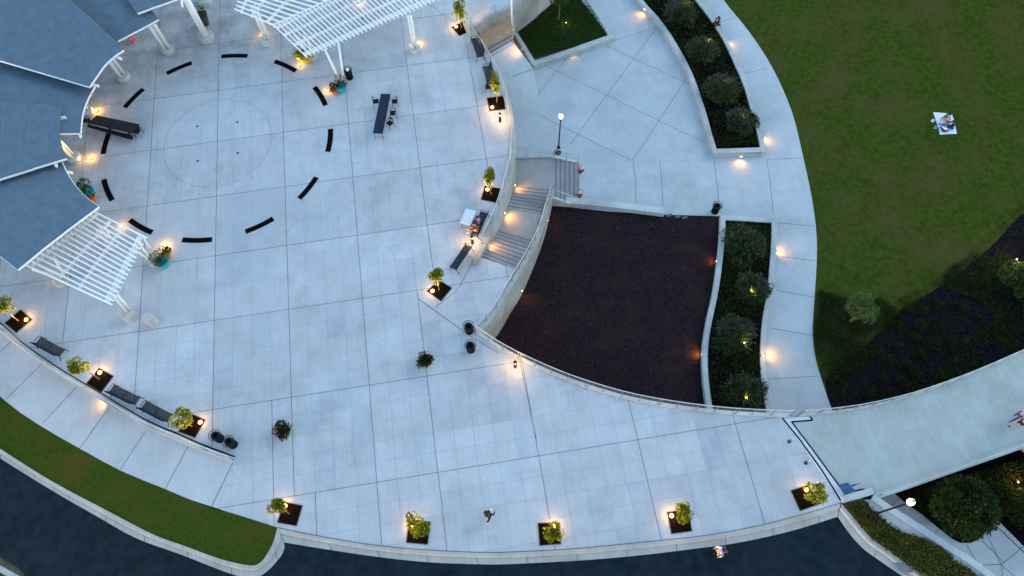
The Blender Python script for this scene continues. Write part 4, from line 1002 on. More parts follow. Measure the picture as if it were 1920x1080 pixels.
for (x, y, e, lb) in ((615, 170, 7, 'beside the orange and turquoise pots at top centre'), (563, 122, 7, 'beside the yellow pots at the pergola corner'), (310, 461, 12, 'beside the yellow and turquoise pots at the lower pergola'), (172, 297, 9, 'in the floor below the charcoal table'), (106, 526, 10, 'at the inner foot of the lower pergola'), (229, 425, 5, 'under the slats of the lower pergola'), (396, 68, 9, 'at the foot of the thick white column'), (494, 66, 8, 'at the left foot of the big pergola'), (785, 82, 8, 'at the right foot of the big pergola'), (387, 4, 7, 'at the plinth on the top edge'), (676, 5, 7, 'under the big pergola slats at the top edge'), (244, 0, 8, 'behind the pavilion roof corner at top'), (150, 300, 10, 'against the column by the charcoal table'), (182, 208, 9, 'at the column above the charcoal table')):
    p = U(x, y, .02); uplight('floor_uplight', p, 'glowing warm floor light '+lb, 'uplight', 'floor uplights', e_spot=30, e_pt=e*.38, r=.09, spot=90, aim=(-.25, .15, 1))
# bollard lights
bo = None
for (x, y, lb) in ((937.5, 228, 'short black bollard light below the tall narrow sapling'), (886, 456, 'short black bollard light at the end of the occupied bench'), (966, 688, 'short black bollard light near the guard railing corner')):
    if bo is None:
        bo = empty('bollard_light', U(x, y), 0, lb, 'bollard light', 'black bollard lights'); mb = MB(); mb.lathe((0, 0, 0), [(.10, 0), (.10, .72), (.09, .74)], 16); mb.build('shaft', BMET, bo)
        mb = MB(); mb.lathe((0, 0, 0), [(.075, .74), (.075, .86)], 16); mb.build('lens', E_WARM, bo); mb = MB(); mb.lathe((0, 0, 0), [(.11, .86), (.11, .93), (.06, .96)], 16); mb.build('cap', BMET, bo)
        cur = bo
    else: cur = dup(bo, U(x, y), 0, lb)
    if cur is bo:
        for s_ in range(3):
            a = s_*2.1+.6; light('POINT', (.22*math.cos(a), .22*math.sin(a), .8), 4, bo, r=.06)
# wall lights: small lens in the wall with a spot on the paving
def walllight(x, y, z, gx, gy, gz, e, label, lens=True):
    p = U(x, y, z); q = U(gx, gy, gz); r = empty('wall_light', p, 0, label, 'wall light', 'small warm wall lights')
    d = (q-p); d.z = 0
    d = d.normalized() if d.length > .01 else Vector((0, -1, 0))
    ang = math.atan2(d.y, d.x)-math.pi/2; mb = MB(); R = Matrix.Rotation(ang, 3, 'Z')
    mb.box((0, 0, 0), (.20, .05, .10), rot=ang); mb.build('housing', STEEL, r)
    mb = MB(); mb.box(tuple(d*.03), (.15, .02, .06), rot=ang); mb.build('lens', E_WARMH if not lens else E_WARM, r)
    light('SPOT', tuple(d*.14+Vector((0, 0, .04))), e*.36*random.uniform(.75, 1.3), r, col=(1, .40, .08), r=.05, spot=150, dir=(d.x, d.y, -.8), blend=1)
WLS = [(1209, 17, ZL+.38, 1203, 27, ZL, 22, 'on the upper left side of the long planter'), (1319, 209, ZL+.38, 1306, 216, ZL, 22, 'on the lower left side of the long planter'), (1075, 97, ZL+.38, 1077, 110, ZL, 16, 'on the long side of the lawn planter'), (979, 93, -1.05, 968, 99, -1.7, 22, 'on the short side of the lawn planter'), (1390, 293, ZL+.38, 1388, 309, ZL, 20, 'on the end wall of the long planter'),
 (1362, 76, ZL+.36, 1369, 86, ZL, 18, 'facing the lawn path below the seated person'), (1432, 258, ZL+.36, 1441, 264, ZL, 18, 'facing the lawn path near the planter end'), (1456, 470, ZL+.36, 1470, 471, ZL, 24, 'upper right side of the S-shaped planter'), (1436, 664, ZL+.36, 1452, 666, ZL, 26, 'lower right side of the S-shaped planter'), (1344, 490, ZL+.33, 1334, 491, ZL, 26, 'shining on the mulch from the upper planter wall'), (1317, 664, ZL+.33, 1306, 665, ZL, 40, 'shining on the mulch from the lower planter wall'),
 (965, 347, -2.0, 978, 360, -2.6, 34, 'in the stair wall at the top landing'), (946, 399, -.95, 962, 412, -1.4, 36, 'in the stair wall at the middle landing'), (915, 455, -.2, 928, 464, -.6, 30, 'in the stair wall beside the nearest flight'), (1026, 414, -2.6, 1034, 424, ZL, 10, 'in the outer stair wall near the seat wall'), (978, 545, -2.9, 985, 562, ZL, 16, 'low in the outer stair wall above the mulch'),
 (76, 672, -.35, 64, 680, -1.0, 16, 'below the kerb wall at far lower left'), (197, 752, -.25, 185, 762, -.55, 18, 'below the kerb wall near the second sapling'), (905, 23, .75, 899, 32, .2, 9, 'on the terrace behind the top sapling'), (918, 10, .7, 912, 18, .2, 9, 'on the terrace at the top edge'), (897, 42, -.4, 906, 56, -.95, 34, 'over the small warm landing'), (981, 676, -1.4, 984, 664, ZL, 26, 'under the guard railing corner')]
for (x, y, z, gx, gy, gz, e, lb) in WLS: walllight(x, y, z, gx, gy, gz, e, 'small warm wall light '+lb)
# shrub spotlights
def spike(x, y, z, e, lb):
    r = empty('garden_spotlight', U(x, y, z), 0, 'tiny yellow garden spotlight '+lb, 'garden light', 'garden spotlights'); mb = MB(); mb.tube([(0, 0, -.15), (0, 0, .1)], .015, 6); mb.lathe((0, 0, .1), [(.04, 0), (.06, .12)], 10); mb.build('body', BMET, r)
    mb = MB(); mb.lathe((0, 0, .22), [(.04, 0), (.02, .02)], 10); mb.build('lens', E_WARM, r); light('POINT', (0, 0, .35), e*.6, r, col=(1, .66, .18), r=.05)
for (x, y, z, e, lb) in ((1061, 46, ZL+.5, 4, 'in the grass of the lawn planter'), (1397, 748, ZL+.9, 14, 'in the lowest shrub of the S-shaped planter'), (1394, 645, ZL+.9, 8, 'in the third shrub of the S-shaped planter'), (1407, 548, ZL+.9, 10, 'in the second shrub of the S-shaped planter'), (1362, 160, ZL+.9, 9, 'in the third shrub of the long planter'), (1328, 80, ZL+.9, 9, 'in the second shrub of the long planter'), (1393, 226, ZL+.9, 9, 'in the last shrub of the long planter'), (1284, 14, ZL+.9, 8, 'in the first shrub of the long planter'), (1903, 489, ZL+.9, 26, 'at the right edge among the bushes'), (1440, 665, ZL+.6, 5, 'beside the yellow-green plant in the S-shaped planter'), (1905, 905, ZL+.8, 20, 'beneath the bushes past the footbridge')): spike(x, y, z, e, lb)
# ------------------------------------------------------------------ shrubs and trees
def shrub(x, y, rad, lb, seed, group, z=ZL+.4, flowers=True, base=None):
    random.seed(seed); c = U(x, y, z+rad*.75); r = empty(base or 'flowering_shrub', (c.x, c.y, z), 0, lb, 'shrub', group); mb = MB(); m2 = MB()
    st = MB()
    for k in range(230):
        v = rndu().normalized(); v.z = abs(v.z)*1.1+.12; v.normalize(); L = rad*random.uniform(.72, 1.12); tip = Vector((v.x*L, v.y*L, v.z*L*.95+.1)); bsp = Vector((v.x*.1, v.y*.1, .05))
        if k % 4 == 0: st.tube([bsp, bsp.lerp(tip, .85)], [.012, .004], 4)
        for j in range(24):
            t = random.uniform(.4, 1); p = bsp.lerp(tip, t)+rndu()*.05; leaf(mb, p, v+rndu()*.9, .17*random.uniform(.6, 1.2), .045)
        if flowers and k % 2 == 0:
            for j in range(7): leaf(m2, tip+v*(j*.03-.06), v*.8+rndu()*.5, .09, .03)
    for q_ in range(3):   # smaller side growth makes the outline uneven
        a_ = random.uniform(0, 6.28); rr_ = rad*random.uniform(.30, .48); crown(mb, (math.cos(a_)*rad*.85, math.sin(a_)*rad*.85, rr_*.5), (rr_, rr_, rr_*.7), 420, .16, .06, clumps=8, cs=.5, up=.5)
    lean = Vector((random.uniform(-.15, .15), random.uniform(-.15, .15), 0))
    crown(mb, Vector((0, 0, rad*.42))+lean, (rad*.95, rad*.95, rad*.55), 3600, .17, .06, clumps=26, cs=.36, up=.5)
    st.build('stem', BARK, r); mb.build('foliage', L_SHRUB, r, fix=False)
    if flowers: m2.build('flower_spikes', L_LAV, r, fix=False)['kind'] = 'stuff'
SH = [(1277, 14, 1.35, 'shrub in the long planter, cut by the top edge'), (1322, 86, 1.4, 'shrub in the long planter beside the seated person'), (1355, 158, 1.3, 'third shrub down in the long planter'), (1388, 220, 1.35, 'last shrub in the long planter, by its end wall'),
      (1404, 452, 1.4, 'first shrub in the S-shaped planter, by its end wall'), (1407, 532, 1.3, 'second shrub down in the S-shaped planter'), (1385, 622, 1.3, 'third shrub down in the S-shaped planter'), (1401, 732, 1.35, 'lowest shrub in the S-shaped planter by the guard railing')]
for i, (x, y, rd_, lb) in enumerate(SH): shrub(x+[0, -3, 3, 4, -5, 6, -2, 2][i], y, rd_*[1.05, .95, 1.12, .9, 1.1, .92, 1.05, 1.0][i], 'spiky grey-green '+lb, 40+i, 'spiky flowering shrubs in the planters')
def tree(x, y, z, hgt, rr, n, L, W, lm, lb, seed, clumps=26, cat='tree', name='tree', trunk=.09, group=None):
    random.seed(seed); c = U(x, y, z+hgt-rr*.6); r = empty(name, (c.x, c.y, z), 0, lb, cat, group); mb = MB(); tp = Vector((0, 0, hgt-rr*.4))
    mb.tube(sm([Vector((0, 0, -.1)), Vector((.05, .04, hgt*.4)), tp], 4), [trunk*(1-.08*j) for j in range(9)], 8)
    for k in range(12):
        v = rndu().normalized(); v.z = abs(v.z)*.5; s0 = Vector((0, 0, hgt*random.uniform(.35, .8))); mb.tube([s0, s0+v*rr*.8+Vector((0, 0, .2))], [trunk*.4, .01], 5)
    mb.build('trunk', BARK, r, smooth=True); mb = MB(); crown(mb, (0, 0, hgt-rr*.6), (rr, rr, rr*.85), n, L, W, clumps=clumps, cs=.34 if rr < 1.5 else .25); mb.build('crown', lm, r, fix=False)
tree(1620, 578, ZL, 3.0, 1.05, 2200, .20, .07, L_LIME, 'bright lime-green young tree at the edge of the lawn', 61, 18)
tree(1806, 950, ZS, 4.6, 1.85, 7500, .25, .11, leafmat('dark_tree_leaves', (.006, .015, .005), (.035, .065, .014), 1.2), 'large dark green tree in the corner below the footbridge', 62, 60, trunk=.16)
tree(1050, -14, ZL+.45, 3.6, 1.0, 1500, .22, .12, L_TREE, 'sapling with a bare stem in the lawn planter', 63, 14, trunk=.05)
tree(1899, 512, ZL, 1.6, 1.0, 1800, .2, .09, L_TREE, 'rounded green bush lit at the right edge', 64, 14, 'bush', 'bush')
tree(1935, 560, ZL, 1.4, 1.2, 1500, .2, .09, L_TREE, 'dark rounded bush cut by the right edge', 65, 14, 'bush', 'bush')
random.seed(77)
bed1 = px('1533 545;1600 560;1650 560;1690 585;1660 620;1650 660;1610 690;1560 720;1545 715;1532 680;1526 630', ZL+.02)
scatter([(p.x, p.y) for p in bed1], ZL+.03, 9000, .16, .07, L_GC, 'ground_cover', 'dark green ground cover around the lime-green young tree', jz=.10)
bed2b = px('1560 690;1640 640;1700 560;1790 560;1870 600;1800 660;1700 720;1600 770', ZL+.02)
scatter([(p.x, p.y) for p in bed2b], ZL+.02, 2600, .13, .05, L_GC, 'ground_cover', 'thin patchy creeping plants between the low tufted shrubs', jz=.05)
bed2 = px('1780 500;1820 480;1870 470;1925 500;2000 560;2000 640;1900 700;1750 750;1620 780;1600 760;1700 720;1760 690;1800 640;1870 600;1830 560;1760 540', ZL+.02)
scatter([(p.x, p.y) for p in bed2], ZL+.03, 17000, .17, .07, L_GC, 'ground_cover', 'dark green ground cover along the far side of the footbridge', jz=.12)
bed3 = px('1690 930;1780 900;1925 860;2100 800;2100 1060;1985 1060;1900 985;1872 955;1830 1010;1790 1012;1740 970', ZS+.02)
mb = MB(); mb.prism([Vector((p.x, p.y, ZS-.03)) for p in px('1672 921;1800 870;2200 760;2200 1200;2000 1110;1925 1030;1870 975;1845 1005;1820 1020;1800 1018;1762 992;1700 945', ZS)], -4.5); struct(mb.build('lower_bed', SOIL))
scatter([(p.x, p.y) for p in bed3], ZS+.0, 16000, .18, .08, L_GC, 'ground_cover', 'dark shrubby ground cover beneath the large tree at lower right', jz=.2)
for n_, pts_ in enumerate(('1690 578;1752 549;1802 513;1852 473;1890 435;1935 390', '1590 778;1572 728;1588 684;1612 660;1642 630;1684 588')):
    P_ = sm(px(pts_, ZL), 4); sp_ = offs(P_, .75)+offs(P_, -.75)[::-1]
    scatter([(p.x, p.y) for p in sp_], ZL+.02, 1700, .15, .05, L_GC, 'edge_growth', ('ragged low growth along the lawn edge of the dark bed', 'ragged low growth along the inner left edge of the dark bed')[n_], jz=.06)
bu_ = None; k = 0
TL = ['in the middle left of the bed', 'at the very centre of the bed', 'just below the one in the middle left', 'right of centre, upper of two', 'right of centre, lower of two', 'below the centre one', 'left part, halfway to the footbridge', 'lower middle, above the footbridge', 'lower left, above the one nearest the path', 'nearest the path end and footbridge rail', 'close to the footbridge rail, second from the path', 'along the lawn edge, left of a pair', 'along the lawn edge, right of a pair', 'along the lawn edge, nearest the lawn tip', 'farthest right in the bed', 'upper right, below the lawn tip', 'touching the right side of the centre one', 'towards the bushes at right', 'close to the footbridge rail, third from the path', 'just off the footbridge rail, lower middle', 'right beside the lime-green young tree', 'under the lime-green young tree']
for (x, y) in ((1683, 612), (1713, 633), (1683, 651), (1756, 615), (1748, 648), (1723, 665), (1658, 674), (1697, 683), (1653, 710), (1632, 740), (1668, 748), (1702, 583), (1729, 583), (1760, 574), (1833, 596), (1800, 576), (1725, 612), (1780, 640), (1690, 718), (1715, 700), (1665, 585), (1618, 665)):
    random.seed(100+k); lb = 'low tufted shrub in the dark bed, '+TL[k]
    if k < 22:
        r = empty('tufted_shrub', U(x, y, ZL+.02), 0, lb, 'shrub', 'tufted shrubs in the dark bed'); mb = MB(); q_ = random.uniform(.24, .46); crown(mb, (0, 0, .18), (q_*random.uniform(.7, 1.3), q_, .24), int(900*q_), .14, .05, clumps=8, cs=.5, up=.5); mb.build('foliage', leafmat('tuft_leaves', (.010, .014, .004), (.045, .048, .012), 2), r, fix=False); bu_ = bu_ or r
    else: dup(bu_, U(x, y, ZL+.02), random.uniform(0, 6), lb, random.uniform(.7, 1.15))
    k += 1
# ------------------------------------------------------------------ pots
def pot(x, y, col, rad, hh, lb, leafm, seed, n=260, pl=.6, flowers=None, cat='plant pot', name='plant_pot', pr=None):
    random.seed(seed); r = empty(name, U(x, y, 0), 0, lb, cat, 'potted plants'); mb = MB()
    pr = pr or [(rad*.62, 0), (rad*.85, hh*.35), (rad, hh*.8), (rad*1.05, hh), (rad*.93, hh), (rad*.9, hh-.06)]
    mb.lathe((0, 0, 0), pr, 24); mb.build('pot', mat('glaze_%d' % seed, col, .3, .08, 6, spec=.6), r, smooth=False)
    mb = MB(); crown(mb, (0, 0, hh+pl*.35), (rad*1.15, rad*1.15, pl*.6), n, .17, .07, clumps=9, cs=.5, up=.6); mb.build('foliage', leafm, r, fix=False)
    if flowers:
        mb = MB()
        for k in range(13):
            v = rndu().normalized(); v.z = abs(v.z)*.7; p = Vector((v.x*rad*1.3, v.y*rad*1.3, hh+pl*.3+v.z*pl*.6))
            for j in range(5):
                a = j*1.256; leaf(mb, p, Vector((math.cos(a), math.sin(a), .4)), .075, .06)
        mb.build('flowers', flowers, r, fix=False)['kind'] = 'stuff'
pot(642, 170, (.0, .33, .42), .40, .62, 'turquoise pot with a bushy plant at the white pergola posts', L_POT, 1, 320, .8)
pot(628, 174, (.62, .16, .03), .30, .42, 'small orange pot beside the turquoise one at top centre', L_POT, 2, 200, .5)
pot(576, 116, (.72, .42, .02), .42, .55, 'big yellow pot under the pergola corner', L_POT, 3, 200, .7)
pot(562, 110, (.75, .50, .08), .32, .45, 'smaller yellow pot left of the big yellow one', L_SAP, 4, 180, .5)
pot(310, 497, (.0, .33, .42), .42, .55, 'turquoise pot at the lower pergola', L_POT, 5, 420, .9)
pot(317, 481, (.70, .38, .03), .30, .45, 'yellow pot behind the turquoise one at the lower pergola', L_POTR, 6, 260, .6)
pot(172, 366, (.0, .30, .38), .42, .60, 'turquoise pot with dark bush under the roof edge', L_POT, 7, 600, 1.1)
pot(177, 376, (.68, .15, .03), .30, .48, 'bright orange pot below the dark bush at the roof edge', L_POT, 8, 60, .2)
pot(386, 45, (.03, .03, .035), .42, .95, 'tall dark tapered planter behind the thick white column', L_POT, 9, 320, .7)
pot(798, 680, (.22, .24, .12), .42, .45, 'bowl of pink flowers alone on the plaza near the stair corner', leafmat('dark_pot_leaves', (.008, .016, .006), (.03, .045, .012), 8), 10, 900, .55, L_PINK, pr=None)
pot(535, 812, (.22, .24, .12), .42, .45, 'bowl of pink flowers alone on the plaza at lower left', leafmat('dark_pot_leaves', (.008, .016, .006), (.03, .045, .012), 8), 11, 900, .55, L_PINK)
# ------------------------------------------------------------------ street lamps
lp = empty('street_lamp', U(1046.5, 286, ZL), 0, 'tall black lamp post with a glowing globe at the lower flight', 'street lamp'); mb = MB()
mb.lathe((0, 0, 0), [(.24, 0), (.24, .12), (.16, .3), (.13, .7), (.08, .85), (.055, 1.0), (.045, 4.0), (.07, 4.02), (.07, 4.08), (.11, 4.25)], 16); mb.build('post', BMET, lp, smooth=True)
mb = MB(); mb.lathe((0, 0, 4.25), [(.10, 0), (.165, .14), (.17, .26), (.13, .42), (.06, .52)], 18); mb.build('globe', E_GLOBE, lp, smooth=True)
mb = MB(); mb.lathe((0, 0, 4.77), [(.065, 0), (.03, .06), (.035, .10), (.01, .2)], 10); mb.build('finial', BMET, lp, smooth=True)
l2 = empty('street_lamp', U(1635, 966, 0), 0, 'tall black lamp post leaning out over the lower-right strip, globe lit', 'street lamp'); mb = MB()
mb.lathe((0, 0, 0), [(.24, 0), (.24, .12), (.16, .3), (.12, .7), (.08, .85), (.055, 1.0), (.045, 4.2), (.07, 4.22), (.12, 4.4)], 16); mb.build('post', BMET, l2, smooth=True)
mb = MB(); mb.lathe((0, 0, 4.4), [(.12, 0), (.18, .14), (.19, .28), (.15, .42), (.06, .56)], 18); mb.build('globe', E_GLOBE2, l2, smooth=True)
mb = MB(); mb.lathe((0, 0, 4.96), [(.065, 0), (.03, .06), (.01, .15)], 10); mb.build('finial', BMET, l2, smooth=True)
wp = empty('white_post', U(960, 57, -1.6), 0, 'slim white post at the corner of the lawn planter', 'post'); mb = MB(); mb.tube([(0, 0, 0), (0, 0, 3.1)], .07, 12); mb.build('shaft', WHITE, wp, smooth=True); mb = MB(); mb.lathe((0, 0, 0), [(.14, 0), (.14, .08), (.08, .12)], 12); mb.lathe((0, 0, 3.1), [(.09, 0), (.09, .05), (.02, .09)], 12); mb.build('collar', WHITE, wp)
# ------------------------------------------------------------------ cones, bollards, rack, cover
RED = mat('cone_red', (.70, .05, .02), .45, .08, 8); REFL = mat('cone_white', (.8, .8, .8), .4)
cn = empty('traffic_cone', U(1088, 320, ZL), 0, 'orange-red traffic cone with white collars beside the far handrail end', 'traffic cone', 'traffic cones at the flight foot')
mb = MB(); mb.box((0, 0, .02), (.42, .42, .04), .6); mb.build('foot', BPLAS, cn)
mb = MB(); mb.lathe((0, 0, 0), [(.17, .04), (.15, .12), (.09, .42), (.05, .68), (.045, .78), (.02, .79)], 16); mb.build('cone', RED, cn, smooth=True)
mb = MB(); mb.lathe((0, 0, 0), [(.113, .33), (.093, .44)], 16); mb.lathe((0, 0, 0), [(.082, .52), (.064, .62)], 16); mb.build('collar', REFL, cn, smooth=True)
dup(cn, U(1085, 366, ZL), .3, 'orange-red traffic cone with white collars at the near handrail end')
sb = empty('steel_bollard', U(1480, 828), 0, 'slim steel bollard, uppermost of the three by the footbridge joint', 'bollard', 'steel bollards at the footbridge')
mb = MB(); mb.tube([(0, 0, 0), (0, 0, .8)], .05, 12); mb.build('shaft', STEEL, sb, smooth=True); mb = MB(); mb.lathe((0, 0, 0), [(.11, 0), (.11, .05), (.07, .08)], 14); mb.build('base', BMET, sb)
dup(sb, U(1511, 868), 0, 'slim steel bollard, middle of the three by the footbridge joint'); dup(sb, U(1542, 911), 0, 'slim steel bollard behind the last sapling by the footbridge joint')
BLUE = mat('blue_sheet', (.02, .07, .19), .5, .35, 5)
r = empty('folded_barrier', U(1590, 918), 0, 'folded blue barrier panels lying at the footbridge corner', 'barrier'); o = -r.location
for j, (q, zz) in enumerate((('1574 908;1590 905;1594 912;1580 921', .35), ('1580 918;1596 914;1606 920;1586 928', .12), ('1578 914;1600 908;1616 905;1600 912;1582 919', .6))):
    mb = MB(); P = px(q, zz); mb.prism([p+o+Vector((0, 0, .05*math.sin(i*2.))) for i, p in enumerate(P)], zz-.08); mb.build('panel', BLUE, r)
rk = empty('bike_rack', U(1895, 1020, ZS), 0, 'black looped bike rack on the sunken sidewalk', 'bike rack'); o = -rk.location
a, b_ = U(1872, 990, ZS+.75)+o, U(1935, 1050, ZS+.75)+o; mb = MB(); mb.tube([a, b_], .03, 8); mb.tube([a-Vector((0, 0, .72)), a], .03, 8); mb.tube([b_-Vector((0, 0, .72)), b_], .03, 8); mb.build('rail', BMET, rk)
d = (b_-a); nn = Vector((-d.y, d.x, 0)).normalized()
mb = MB(); mb.beam(a-nn*.45-Vector((0, 0, .7)), a+nn*.45-Vector((0, 0, .7)), .10, .03); mb.build('foot', BMET, rk)
for k in range(9):
    c = a+d*(k+.5)/9.; mb = MB(); mb.tube([c-Vector((0, 0, .02)), c+nn*.35-Vector((0, 0, .02)), c+nn*.38-Vector((0, 0, .7)), c+d.normalized()*.14+nn*.38-Vector((0, 0, .7)), c+d.normalized()*.14-Vector((0, 0, .02))], .010, 5); mb.build('loop', BMET, rk)
# balloons under the roof edge
r = empty('balloon_bunch', U(249, 74, 0), 0, 'bunch of pink balloons half under the pavilion roof', 'balloons'); PB = mat('pink_balloon', (.75, .12, .18), .3, .1, 4, spec=.5)
random.seed(5)
for k in range(11):
    mb = MB(); mb.ball((random.uniform(-.28, .28), random.uniform(-.35, .35), random.uniform(.15, 1.0)), .15, sq=(1, 1, 1.15)); mb.build('balloon', PB, r, smooth=True)
mb = MB(); mb.ball((-.55, .05, .15), .16); ob = mb.build('paper_lantern', WHITE, None, loc=U(249, 74), smooth=True); tag(ob, 'white paper ball left of the pink balloons', 'ball')
# ------------------------------------------------------------------ people
SKIN = mat('skin', (.42, .22, .14), .5, .1, 8); HAIR = mat('dark_hair', (.012, .009, .008), .5)
def cloth(n, c): return MATS.get(n) or mat(n, c, .8, .15, 9)
def skin_obj(name, V, E, m, parent=None):
    bm = bmesh.new(); ly = bm.verts.layers.skin.verify(); vs = [bm.verts.new(p) for p, _ in V]
    for v, (_, r_) in zip(vs, V): v[ly].radius = (r_, r_) if not isinstance(r_, tuple) else r_
    vs[0][ly].use_root = True
    for a, b in E: bm.edges.new((vs[a], vs[b]))
    me = D.meshes.new(name); bm.to_mesh(me); bm.free(); me.materials.append(m); ob = D.objects.new(name, me); COL.objects.link(ob)
    k = ob.modifiers.new('skin', 'SKIN'); k.use_smooth_shade = True; k.use_x_symmetry = False; q = ob.modifiers.new('sub', 'SUBSURF'); q.levels = q.render_levels = 1
    if parent: ob.parent = parent
    return ob
def person(loc, rz, J, label, top, bot, shoe, hair='short', longsl=True, longtr=True, hat=None, group=None):
    J = {k: Vector(v) for k, v in J.items()}
    V = []; E = []; idx = {}
    def v(n, p, r_): idx[n] = len(V); V.append((p, r_)); return idx[n]
    v('pelvis', J['pelvis'], .13); v('waist', J['pelvis'].lerp(J['chest'], .5), .115); v('chest', J['chest'], .14); v('neck', J['neck'], .055)
    hd = J['head']; up = (hd-J['neck']).normalized(); fwd = J.get('look', Vector((0, 1, 0))).normalized()
    v('jaw', hd-up*.07+fwd*.025, .062); v('head', hd, .088); v('crown', hd+up*.075-fwd*.01, .07); E += [(0, 1), (1, 2), (2, 3), (3, 4), (4, 5), (5, 6)]
    v('nose', hd+fwd*.115-up*.02, .014); E.append((idx['head'], idx['nose']))
    sd = fwd.cross(up).normalized()
    for s_ in (-1, 1): e = v('ear%d' % s_, hd+sd*s_*.10, .018); E.append((idx['head'], e))
    for s_ in ('L', 'R'):
        a = v('sh'+s_, J['sh'+s_], .055); b = v('el'+s_, J['el'+s_], .042); c = v('wr'+s_, J['wr'+s_], .028); E += [(idx['chest'], a), (a, b), (b, c)]
        d = (J['wr'+s_]-J['el'+s_]).normalized(); pm = v('palm'+s_, J['wr'+s_]+d*.06, .032); E.append((c, pm)); sdv = d.cross(Vector((0, 0, 1))); sdv = sdv.normalized() if sdv.length > .1 else Vector((1, 0, 0))
        for k, (off, ln) in enumerate(((-.027, .075), (-.009, .085), (.009, .08), (.027, .065))):
            b1 = v('f', V[pm][0]+d*.045+sdv*off, .009); b2 = v('f', V[pm][0]+d*(.045+ln*.55)+sdv*off*1.15-Vector((0, 0, .008)), .008); b3 = v('f', V[pm][0]+d*(.045+ln*.9)+sdv*off*1.15-Vector((0, 0, .028)), .007); E += [(pm, b1), (b1, b2), (b2, b3)]
        sg = 1 if s_ == 'L' else -1; t1 = v('t', V[pm][0]+sdv*sg*.045+d*.01, .010); t2 = v('t', V[pm][0]+sdv*sg*.065+d*.045, .009); E += [(pm, t1), (t1, t2)]
        h_ = v('hip'+s_, J['hip'+s_], .085); k_ = v('kn'+s_, J['kn'+s_], .058); a_ = v('an'+s_, J['an'+s_], .038); t_ = v('toe'+s_, J['toe'+s_], .035); E += [(0, h_), (h_, k_), (k_, a_), (a_, t_)]
    bd = skin_obj('person', V, E, SKIN); bd.location = loc; bd.rotation_euler = (0, 0, rz); tag(bd, label, 'person', group)
    P = lambda n: V[idx[n]][0]
    T = [(P('waist')-(P('chest')-P('waist'))*.6, .145), (P('waist'), .135), (P('chest'), .16), (P('neck')-up*.03, .07)]; TE = [(0, 1), (1, 2), (2, 3)]
    for s_ in ('L', 'R'):
        n = len(T); T += [(P('sh'+s_), .07), (P('el'+s_) if longsl else P('sh'+s_).lerp(P('el'+s_), .7), .056)]; TE += [(2, n), (n, n+1)]
        if longsl: T.append((P('el'+s_).lerp(P('wr'+s_), .9), .04)); TE.append((n+1, n+2))
    skin_obj('shirt', T, TE, top, bd)
    T = [(P('pelvis'), .15)]; TE = []
    for s_ in ('L', 'R'):
        n = len(T); T += [(P('hip'+s_), .102), (P('kn'+s_) if longtr else P('hip'+s_).lerp(P('kn'+s_), .75), .075)]; TE += [(0, n), (n, n+1)]
        if longtr: T.append((P('kn'+s_).lerp(P('an'+s_), .92), .055)); TE.append((n+1, n+2))
    skin_obj('trousers' if longtr else 'shorts', T, TE, bot, bd)
    for s_ in ('L', 'R'):
        mb = MB(); a, b = P('an'+s_), P('toe'+s_); mb.tube([a.lerp(b, -.25), a.lerp(b, .4), a.lerp(b, 1.1)], [.045, .05, .04], 8); mb.build('shoe', shoe, bd, smooth=True)
    for s_ in (-1, 1): mb = MB(); mb.ball(hd+fwd*.088+sd*s_*.032+up*.01, .013, n=6); mb.build('eye', HAIR, bd)
    mb = MB(); mb.ball(hd+up*.045-fwd*.025, .108, n=12, sq=(1, 1, .9))
    if hair == 'long': mb.tube([hd-fwd*.07+up*.02, hd-fwd*.11-up*.1, hd-fwd*.10-up*.28], [.08, .075, .04], 8)
    mb.build('helmet' if hat else 'hair', hat or HAIR, bd, smooth=True)
    return bd
def sit(knee=.46, lean=.05, foot=.52, seat=.47, spread=.11):
    return dict(pelvis=(0, 0, seat+.1), chest=(0, lean, seat+.48), neck=(0, lean+.03, seat+.64), head=(0, lean+.08, seat+.80), shL=(-.19, lean, seat+.55), shR=(.19, lean, seat+.55), elL=(-.24, lean+.12, seat+.30), elR=(.24, lean+.12, seat+.30), wrL=(-.13, lean+.33, seat+.22), wrR=(.13, lean+.33, seat+.22),
                hipL=(-.09, .02, seat+.08), hipR=(.09, .02, seat+.08), knL=(-spread, knee, seat+.06), knR=(spread, knee, seat+.06), anL=(-spread, foot, .09), anR=(spread, foot, .09), toeL=(-spread-.02, foot+.17, .04), toeR=(spread+.02, foot+.17, .04), look=(0, 1, -.25))
def walk(ph=1, lean=.04):
    return dict(pelvis=(0, 0, .93), chest=(0, lean, 1.30), neck=(0, lean+.01, 1.47), head=(0, lean+.04, 1.63), shL=(-.19, lean, 1.39), shR=(.19, lean, 1.39), elL=(-.25, lean-.10*ph, 1.12), elR=(.25, lean+.10*ph, 1.12), wrL=(-.24, lean+.02-.05*ph, .88), wrR=(.24, lean+.16+.12*ph, .92),
                hipL=(-.09, 0, .90), hipR=(.09, 0, .90), knL=(-.10, .20*ph, .52), knR=(.10, -.04*ph, .50), anL=(-.10, .30*ph, .10), anR=(.10, -.36*ph, .18), toeL=(-.11, .30*ph+.16, .05), toeR=(.11, -.36*ph+.13, .08), look=(0, 1, -.1))
